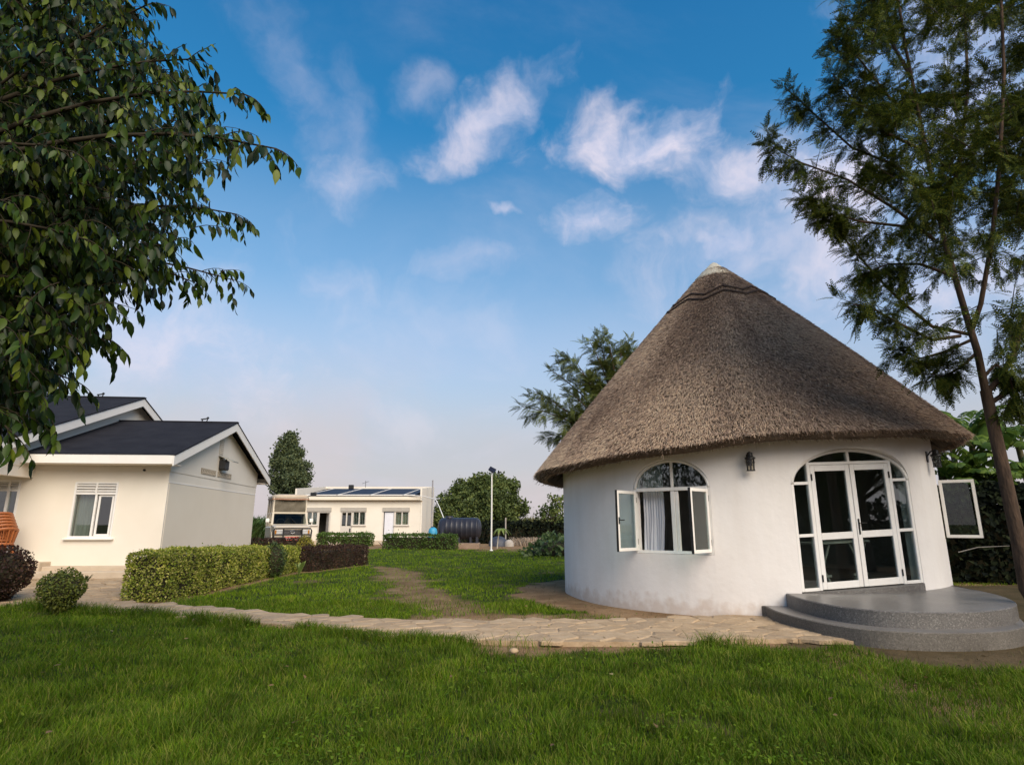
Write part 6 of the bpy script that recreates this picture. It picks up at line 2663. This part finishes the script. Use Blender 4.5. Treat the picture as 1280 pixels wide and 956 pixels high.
def make_right_tree():
    rg = np.random.default_rng(202)
    b = np.array([7.62, 8.9, 0])
    root = empty("feathery_tree", b)
    tag(root, "tall dark feathery-leaved tree with bare brown trunk at the terrace end", "tree")
    A = lambda px, py, dep=9.0: at(px, py, dep)
    trunk = [b + np.array([.04, 0, -.1]), A(1284, 735), A(1272, 670), A(1259, 610), A(1248, 560), A(1238, 515), A(1232, 488)]
    MB().tube(trunk, [.16, .105, .092, .088, .085, .080, .075], 16).build("trunk", M_BARK, root)
    stems = [([A(1232, 490), A(1222, 440), A(1208, 395), A(1192, 340), A(1178, 290, 9.1), A(1166, 230, 9.2), A(1150, 150, 9.2), A(1132, 60, 9.1), A(1118, -30, 9)], .056),
             ([A(1234, 490), A(1252, 470), A(1268, 440), A(1283, 390), A(1298, 320), A(1312, 220), A(1330, 90)], .046),
             ([A(1214, 415), A(1226, 380, 8.8), A(1240, 300, 8.6), A(1250, 200, 8.4), A(1255, 90, 8.2), A(1250, -40, 8.1)], .040),
             ([A(1236, 505), A(1256, 492), A(1278, 478), A(1300, 440)], .040),
             ([A(1178, 290, 9.1), A(1200, 200, 9.5), A(1210, 110, 9.8), A(1205, 0, 10)], .04)]
    for pts, r0 in stems:
        MB().tube(pts, list(np.linspace(r0, .02, len(pts))), 9).build("limb", M_BARK, root)
    tws = []
    side = [[(1168, 300), (1120, 262), (1060, 225), (1000, 203), (960, 180)],
            [(1166, 286), (1130, 283), (1075, 277), (1035, 265), (1012, 250)],
            [(1160, 240), (1115, 205), (1065, 185), (1015, 140), (980, 108)],
            [(1212, 418), (1165, 408), (1128, 378), (1095, 345), (1065, 310), (1040, 280), (1022, 262)],
            [(1200, 420), (1165, 425), (1120, 402), (1090, 385), (1066, 380)],
            [(1214, 425), (1180, 440), (1150, 448), (1128, 440)],
            [(1222, 440), (1200, 460), (1180, 470), (1165, 468)],
            [(1150, 160), (1110, 120), (1075, 75), (1045, 45)],
            [(1158, 190), (1105, 165), (1062, 120), (1040, 92)],
            [(1140, 100), (1115, 55), (1095, 20), (1085, -10)],
            [(1192, 345), (1150, 330), (1110, 330), (1085, 340)],
            [(1230, 470), (1245, 455), (1262, 470), (1268, 495)],
            [(1170, 260), (1140, 230), (1110, 215), (1085, 222)]]
    for k, pl in enumerate(side):
        dep = 9.05 + rg.uniform(-.1, .25)
        dd = rg.uniform(-.9, .7)
        pts = [A(px, py, dep + dd * i / len(pl)) for i, (px, py) in enumerate(pl)]
        MB().tube(pts, list(np.linspace(.030, .007, len(pts))), 6, False).build("branch", M_BARK, root)
        tws.append(pts[1:])
        # short side shoots
        for q in range(len(pts) * 4):
            t = rg.uniform(.25, 1) * (len(pts) - 1)
            i = min(int(t), len(pts) - 2)
            p = pts[i] + (pts[i + 1] - pts[i]) * (t - i)
            d = norm(norm(pts[i + 1] - pts[i]) * .8 + rg.normal(0, .5, 3) + np.array([0, 0, -.05]))
            tws.append([p, p + d * .16, p + d * .30 + np.array([0, 0, -.03])])
    poly = [(1050, 75), (1060, 20), (1110, -60), (1360, -80), (1360, 470), (1290, 440), (1240, 425), (1205, 400), (1180, 330), (1160, 270), (1110, 235), (1075, 195), (1085, 130)]
    n = 0
    while n < 510:
        px, py = rg.uniform(1040, 1360), rg.uniform(-80, 470)
        if not in_poly(np.array([px]), np.array([py]), poly)[0]:
            continue
        if px < 1170 and rg.random() < .42:
            continue
        if vnoise(np.array([px]), np.array([py]), .022, 77)[0] < .34 and rg.random() < .85:
            continue
        dep = rg.uniform(7.6, 11.2)
        p = A(px, py, dep)
        d = norm(rg.normal(0, .6, 3) + np.array([-.45 if px < 1220 else .1, -.1, .25]))
        L = rg.uniform(.4, .9)
        tws.append([p, p + d * L * .5, p + d * L + np.array([0, 0, -.06])])
        n += 1
    m = MB()
    for t in tws:
        m.tube(t, list(np.linspace(.009, .003, len(t))), 3, False)
    tag(m.build("twigs", M_TWIG, root), kind='stuff')
    T, D_, S = [], [], []
    frond_sprays(tws, rg, .20, .38, 30, T, D_, S, .45, .8)
    T, D_, S = np.array(T), np.array(D_), np.array(S)
    M = frames(D_, norm(rand_dirs(len(T), rg) * .6 + np.array([0, 0, 1.0])))
    place_leaves(root, "frond", "foliage", FROND_V, FROND_F, M, T, S, M_FROND)


make_right_tree()


def frond_tree(name, label, base, crown_c, crown_r, n, lmin, lmax, material, seed, tips=None, limit=0, trunk_r=.2):
    rg = np.random.default_rng(seed)
    root = empty(name, base)
    tag(root, label, "tree")
    b = np.array(base, float)
    c = np.array(crown_c, float)
    MB().tube([b + np.array([0, 0, -.1]), b * .7 + c * .3 + rg.normal(0, .1, 3), b * .35 + c * .65, c + np.array([0, 0, crown_r * .5])], [trunk_r, trunk_r * .85, trunk_r * .65, trunk_r * .3], 10).build("trunk", M_BARK, root)
    tws = []
    if tips is None:
        tips = [c + rand_dirs(1, rg)[0] * crown_r * np.array([1, 1, .85]) * rg.uniform(.7, 1.0) for _ in range(n)]
    for t in tips:
        s = b * .35 + c * .65 + (c - b) * rg.uniform(-.1, .35)
        pts = bez(s, t, .08 * np.linalg.norm(t - s), 6)
        MB().tube(pts, list(np.linspace(trunk_r * .35, .012, 6)), 5, False).build("branch", M_BARK, root)
        tws.append(pts[2:])
        for q in range(5):
            k = int(rg.integers(2, 5))
            d = norm(norm(pts[k + 1] - pts[k]) + rg.normal(0, .6, 3))
            L = rg.uniform(.3, .7) * (lmax * 2)
            tws.append([pts[k], pts[k] + d * L * .5, pts[k] + d * L])
    T, D_, S = [], [], []
    frond_sprays(tws, rg, lmin, lmax, 13 / lmax, T, D_, S, .25, .7)
    T, D_, S = np.array(T), np.array(D_), np.array(S)
    M = frames(D_, norm(rand_dirs(len(T), rg) * .6 + np.array([0, 0, 1.0])))
    place_leaves(root, "frond", "foliage", FROND_V, FROND_F, M, T, S, material, False, limit)


frond_tree("feathery_tree", "dark tree just right of the picture, mirrored as bare limbs in the right door leaf", (15.2, .6, 0), (15.0, .8, 4.6), 3.2, 40, .45, .85, M_FROND, 305, None, 0, .2)
tips = [at(px, py, d) for px, py, d in ((652, 508, 23.4), (670, 490, 24), (688, 462, 24.3), (708, 452, 24.6), (722, 455, 24), (738, 428, 24.5), (747, 420, 25), (762, 432, 24.2), (776, 428, 25),
                                        (712, 490, 23.6), (735, 470, 24.3), (755, 455, 25), (700, 520, 23.8), (682, 545, 24.2), (725, 510, 25), (750, 490, 24.6), (790, 440, 25.4), (690, 505, 24.8))]
frond_tree("feathery_tree", "feathery grey-green tree rising behind the left slope of the thatched roof", (*at(800, 640, 24.5)[:2], 0), at(775, 515, 24.5), 2.6, 0, .42, .72, M_FROND2, 303, tips, 120, .16)
frond_tree("feathery_tree", "dark tree right of the picture, mirrored in the glass of the hut door", (15.4, 3.4, 0), (15.2, 3.6, 4.0), 3.4, 34, .5, .9, M_FROND, 304, None, 0, .22)


# ------------------------------------------------------------------ far trees, crops and boundary hedges
M_FAR1 = leaf_mat("far_leaves", [(.045, .070, .022), (.070, .10, .030), (.10, .135, .036), (.14, .165, .045)], .6, .2, None, .2, .4, .7)
M_FAR2 = leaf_mat("far_tall_leaves", [(.050, .075, .035), (.075, .10, .045), (.10, .125, .05), (.13, .15, .055)], .6, .2)
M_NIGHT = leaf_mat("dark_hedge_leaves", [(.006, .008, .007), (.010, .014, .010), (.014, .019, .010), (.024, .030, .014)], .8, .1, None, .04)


def leafy_tree(name, label, base, clusters, leaf, per, material, seed, trunk_r=.25):
    """trunk, limbs to every clump, and many small leaves spread through the clumps"""
    rg = np.random.default_rng(seed)
    root = empty(name, base)
    tag(root, label, "tree")
    b = np.array(base, float)
    cc = np.mean([c[0] for c in clusters], 0)
    fork = b * .55 + cc * .45
    MB().tube([b + np.array([0, 0, -.2]), b * .6 + fork * .4 + rg.normal(0, .08, 3), fork, cc], [trunk_r, trunk_r * .8, trunk_r * .65, trunk_r * .3], 9).build("trunk", M_BARK, root)
    lm = MB()
    P, Nn = [], []
    for c, r in clusters:
        c = np.array(c, float)
        lm.tube(bez(fork, c, .1, 5), list(np.linspace(trunk_r * .4, .03, 5)), 5, False)
        n = int(per * r * r)
        d = rand_dirs(n, rg)
        rad = r * (1 - np.abs(rg.normal(0, .22, n))) * (1 + (vnoise(d[:, 0] * 2 + c[0], d[:, 1] * 2 + d[:, 2] * 2, 1.8, seed) - .5) * 1.0) * np.where(rg.random(n) < .10, rg.uniform(1.0, 1.3, n), 1)
        P.append(c + d * rad[:, None] * np.array([1, 1, .8]))
        Nn.append(d)
    tag(lm.build("limbs", M_BARK, root), kind='stuff')
    P, Nn = np.concatenate(P), np.concatenate(Nn)
    V, Fc = leaf_cloud(P, Nn, leaf, rg)
    tag(link("foliage", np_mesh("foliage", V, Fc, material), root), kind='stuff')


def blob(px, py, dep, rpx):
    return (at(px, py, dep), rpx * dep / 760)


rgx = np.random.default_rng(9)
leafy_tree("broad_tree", "wide round leafy tree behind the white lamp post", (*at(600, 660, 58)[:2], 0),
           [blob(*q) for q in ((570, 640, 57, 22), (556, 652, 56, 16), (590, 622, 58, 22), (612, 612, 58, 20), (630, 618, 58, 18), (642, 634, 58, 16), (604, 640, 56, 24), (630, 648, 57, 18),
                               (580, 612, 59, 15), (598, 604, 58, 13), (622, 603, 59, 12), (560, 628, 58, 13), (652, 638, 59, 8), (616, 630, 56, 20), (575, 660, 57, 16), (640, 606, 58, 9), (546, 645, 58, 10))],
           .22, 1000, M_FAR1, 401, .35)
leafy_tree("columnar_tree", "tall slim columnar tree behind the far cream building", (*at(362, 660, 62)[:2], 0),
           [blob(*q) for q in ((362, 552, 62, 12), (356, 562, 62, 13), (369, 566, 62, 13), (351, 576, 62, 13), (364, 580, 61, 16), (376, 584, 62, 12), (350, 592, 62, 13), (366, 597, 61, 17), (380, 598, 62, 10),
                               (354, 608, 62, 15), (372, 612, 62, 15), (362, 624, 62, 16), (364, 545, 62, 7), (344, 604, 62, 8))], .20, 1200, M_FAR2, 402, .22)
leafy_tree("shrubby_tree", "open small tree against the sky beside the hut wall", (*at(694, 660, 50)[:2], 0),
           [blob(*q) for q in ((692, 632, 50, 9), (686, 642, 50, 10), (698, 640, 50, 10), (702, 626, 50, 8), (676, 646, 50, 7), (700, 652, 50, 10), (690, 621, 50, 5), (679, 634, 50, 4))], .24, 360, M_FAR1, 403, .10)


def crop(name, xr, yr, n, h, w, material, seed):
    rg = np.random.default_rng(seed)
    x, y = rg.uniform(*xr, n), rg.uniform(*yr, n)
    V, Fc = blades(x, y, h * rg.uniform(.6, 1.15, n), w * rg.uniform(.7, 1.3, n), rg, .5)
    tag(link(name, np_mesh(name, V, Fc, material, True)), kind='stuff')


M_CROP = leaf_mat("field_crop", [(.10, .12, .035), (.15, .16, .05), (.20, .19, .07), (.08, .10, .03), (.26, .21, .10)], .6, .25)
crop("maize_crop", (-3, 16), (57, 66), 5200, 2.5, .20, M_CROP, 71)
crop("maize_crop", (-21.5, -17.3), (40, 47), 3600, 2.25, .16, M_MIDG, 72)
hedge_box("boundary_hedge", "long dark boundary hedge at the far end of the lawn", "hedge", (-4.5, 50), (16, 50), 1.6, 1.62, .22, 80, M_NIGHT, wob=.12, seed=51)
hedge_box("boundary_hedge", "added dark hedge out of view on the right, darkening the hut door reflection", "hedge", (13.5, -3.5), (24, 5.5), 1.8, 2.2, .2, 60, M_NIGHT, wob=.25, seed=54)  # unseen hedge added to darken what the hut door mirrors
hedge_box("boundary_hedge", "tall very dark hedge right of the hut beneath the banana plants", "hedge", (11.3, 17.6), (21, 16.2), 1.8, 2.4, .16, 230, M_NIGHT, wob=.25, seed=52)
crop("dry_weeds", (.0, 2.8), (44.2, 46.5), 500, .7, .05, M_STRAWY, 73)
ball_bush("pumpkin_patch", "low mound of large creeping leaves on the lawn beside the hut", "plant", (*at(700, 684, 31)[:2], 0), 1.75, .92, .24, 1500, leaf_mat("creeper_leaves", [(.06, .10, .03), (.09, .14, .045), (.13, .18, .06), (.05, .085, .025)], .5, .25), .0, wob=.25, seed=53)


# ------------------------------------------------------------------ banana plants
def make_bananas():
    M_BAN = leaf_mat("banana_leaf_blade", [(.032, .065, .010), (.055, .10, .015), (.09, .15, .022), (.14, .20, .035)], .5, .35, None, .18)
    M_STEM = mat("banana_stem", (.05, .055, .02), (.11, .085, .04), 5, .8)
    specs = [(1186, 19.6, 4.1, 10, "banana plant just behind the right edge of the thatch"),
             (1226, 20.6, 4.3, 10, "banana plant in the middle of the clump behind the open casement"),
             (1262, 19.4, 3.8, 10, "banana plant seen just right of the brown tree trunk"),
             (1206, 23.0, 4.6, 10, "tallest banana plant at the back of the clump"),
             (1296, 21.0, 4.2, 8, "banana plant at the right edge of the picture"),
             (1208, 19.0, 2.7, 9, "short banana plant with dry hanging leaves above the open casement"),
             (1244, 18.8, 2.9, 9, "short banana plant with dry hanging leaves just left of the tree trunk"),
             (1276, 20.2, 3.0, 9, "half-height banana plant at the back right of the tree trunk"),
             (1180, 19.2, 2.3, 8, "low banana shoot hard behind the open casement under the eave"),
             (1226, 18.9, 2.1, 8, "low banana shoot just right of the open casement above the dark hedge"),
             (1262, 18.9, 2.2, 8, "low banana shoot behind the brown tree trunk above the dark hedge")]
    for si, (px, dep, hs, nl, lab) in enumerate(specs):
        rg = np.random.default_rng(500 + si)
        b = at(px, 650, dep)
        root = empty("banana_plant", (b[0], b[1], 0))
        tag(root, lab, "banana plant", "banana plants behind the hut")
        top = np.array([b[0] + rg.uniform(-.15, .15), b[1], hs])
        MB().tube([(b[0], b[1], -.1), (b[0] + .03, b[1], hs * .5), tuple(top)], [.17, .14, .09], 10).build("stem", M_STEM, root)
        for k in range(nl):
            a = 2.4 * k + rg.uniform(-.3, .3)
            L = rg.uniform(1.6, 2.3)
            up = rg.uniform(.35, 1.75)
            w = rg.uniform(.27, .40)
            pts = []
            for i in range(15):
                t = i / 14
                r = L * (t - .10 * t * t) * .78
                z = L * (up * t - (.30 + .45 * up) * t * t)
                pts.append(top + np.array([cos(a) * r, sin(a) * r, z - .1]))
            vs, fs = [], []
            sd = np.array([-sin(a), cos(a), 0])
            rib = MB()
            rib.tube(pts, list(np.linspace(.028, .006, 15)), 5, False)
            leaf_o = None
            for i in range(2, 14):
                t0, t1 = i / 14, (i + 1) / 14
                for s in (-1, 1):
                    gap = rg.random() < .6
                    e = rg.uniform(.1, .3) if gap else 0.0
                    w0 = w * sin(pi * min(1, .14 + .84 * t0)) ** .6
                    w1 = w * sin(pi * min(1, .14 + .84 * t1)) ** .6
                    dr0, dr1 = rg.uniform(.15, .5), rg.uniform(.15, .5)
                    p0, p1 = pts[i], pts[i + 1]
                    p1e = p0 + (p1 - p0) * (1 - e)
                    b0 = len(vs)
                    q0 = p0 + sd * s * w0 - np.array([0, 0, w0 * dr0])
                    q1 = p1e + sd * s * w1 - np.array([0, 0, w1 * dr1])
                    m0 = p0 + sd * s * w0 * .5 + np.array([0, 0, .03])
                    m1 = p1e + sd * s * w1 * .5 + np.array([0, 0, .03])
                    vs += [p0, p1e, m0, m1, q0, q1]
                    fs += [(b0, b0 + 1, b0 + 3, b0 + 2), (b0 + 2, b0 + 3, b0 + 5, b0 + 4)]
            lf = MB().add(vs, fs, True).build("banana_leaf", M_BAN, root)
            rib.build("midrib", M_PALE, lf)
        if si in (5, 6):
            for k in range(9):
                a = rg.uniform(0, 2 * pi)
                p = top + np.array([cos(a) * .1, sin(a) * .1, -.15])
                vs, fs = [], []
                for i in range(6):
                    t = i / 5
                    q = p + np.array([cos(a) * (.35 * t + .1), sin(a) * (.35 * t + .1), -.1 - 1.1 * t * t + .15 * t])
                    wv = .10 * sin(pi * (.1 + .85 * t)) * np.array([-sin(a), cos(a), 0])
                    vs += [q - wv, q + wv + np.array([0, 0, .03])]
                for i in range(5):
                    fs.append((2 * i, 2 * i + 2, 2 * i + 3, 2 * i + 1))
                tag(MB().add(vs, fs, True).build("dead_leaf", M_STRAWY, root), "dry straw-coloured hanging banana leaf")
    # a fallen dry branch lying over the dark hedge
    p, q = at(1198, 690, 16.2), at(1262, 682, 15.6)
    br = MB().tube([p, p * .6 + q * .4 + np.array([0, 0, .06]), q], [.014, .012, .006], 6).build("dry_branch", M_CONC)
    tag(br, "thin dry branch caught across the dark hedge behind the hut", "branch")


make_bananas()
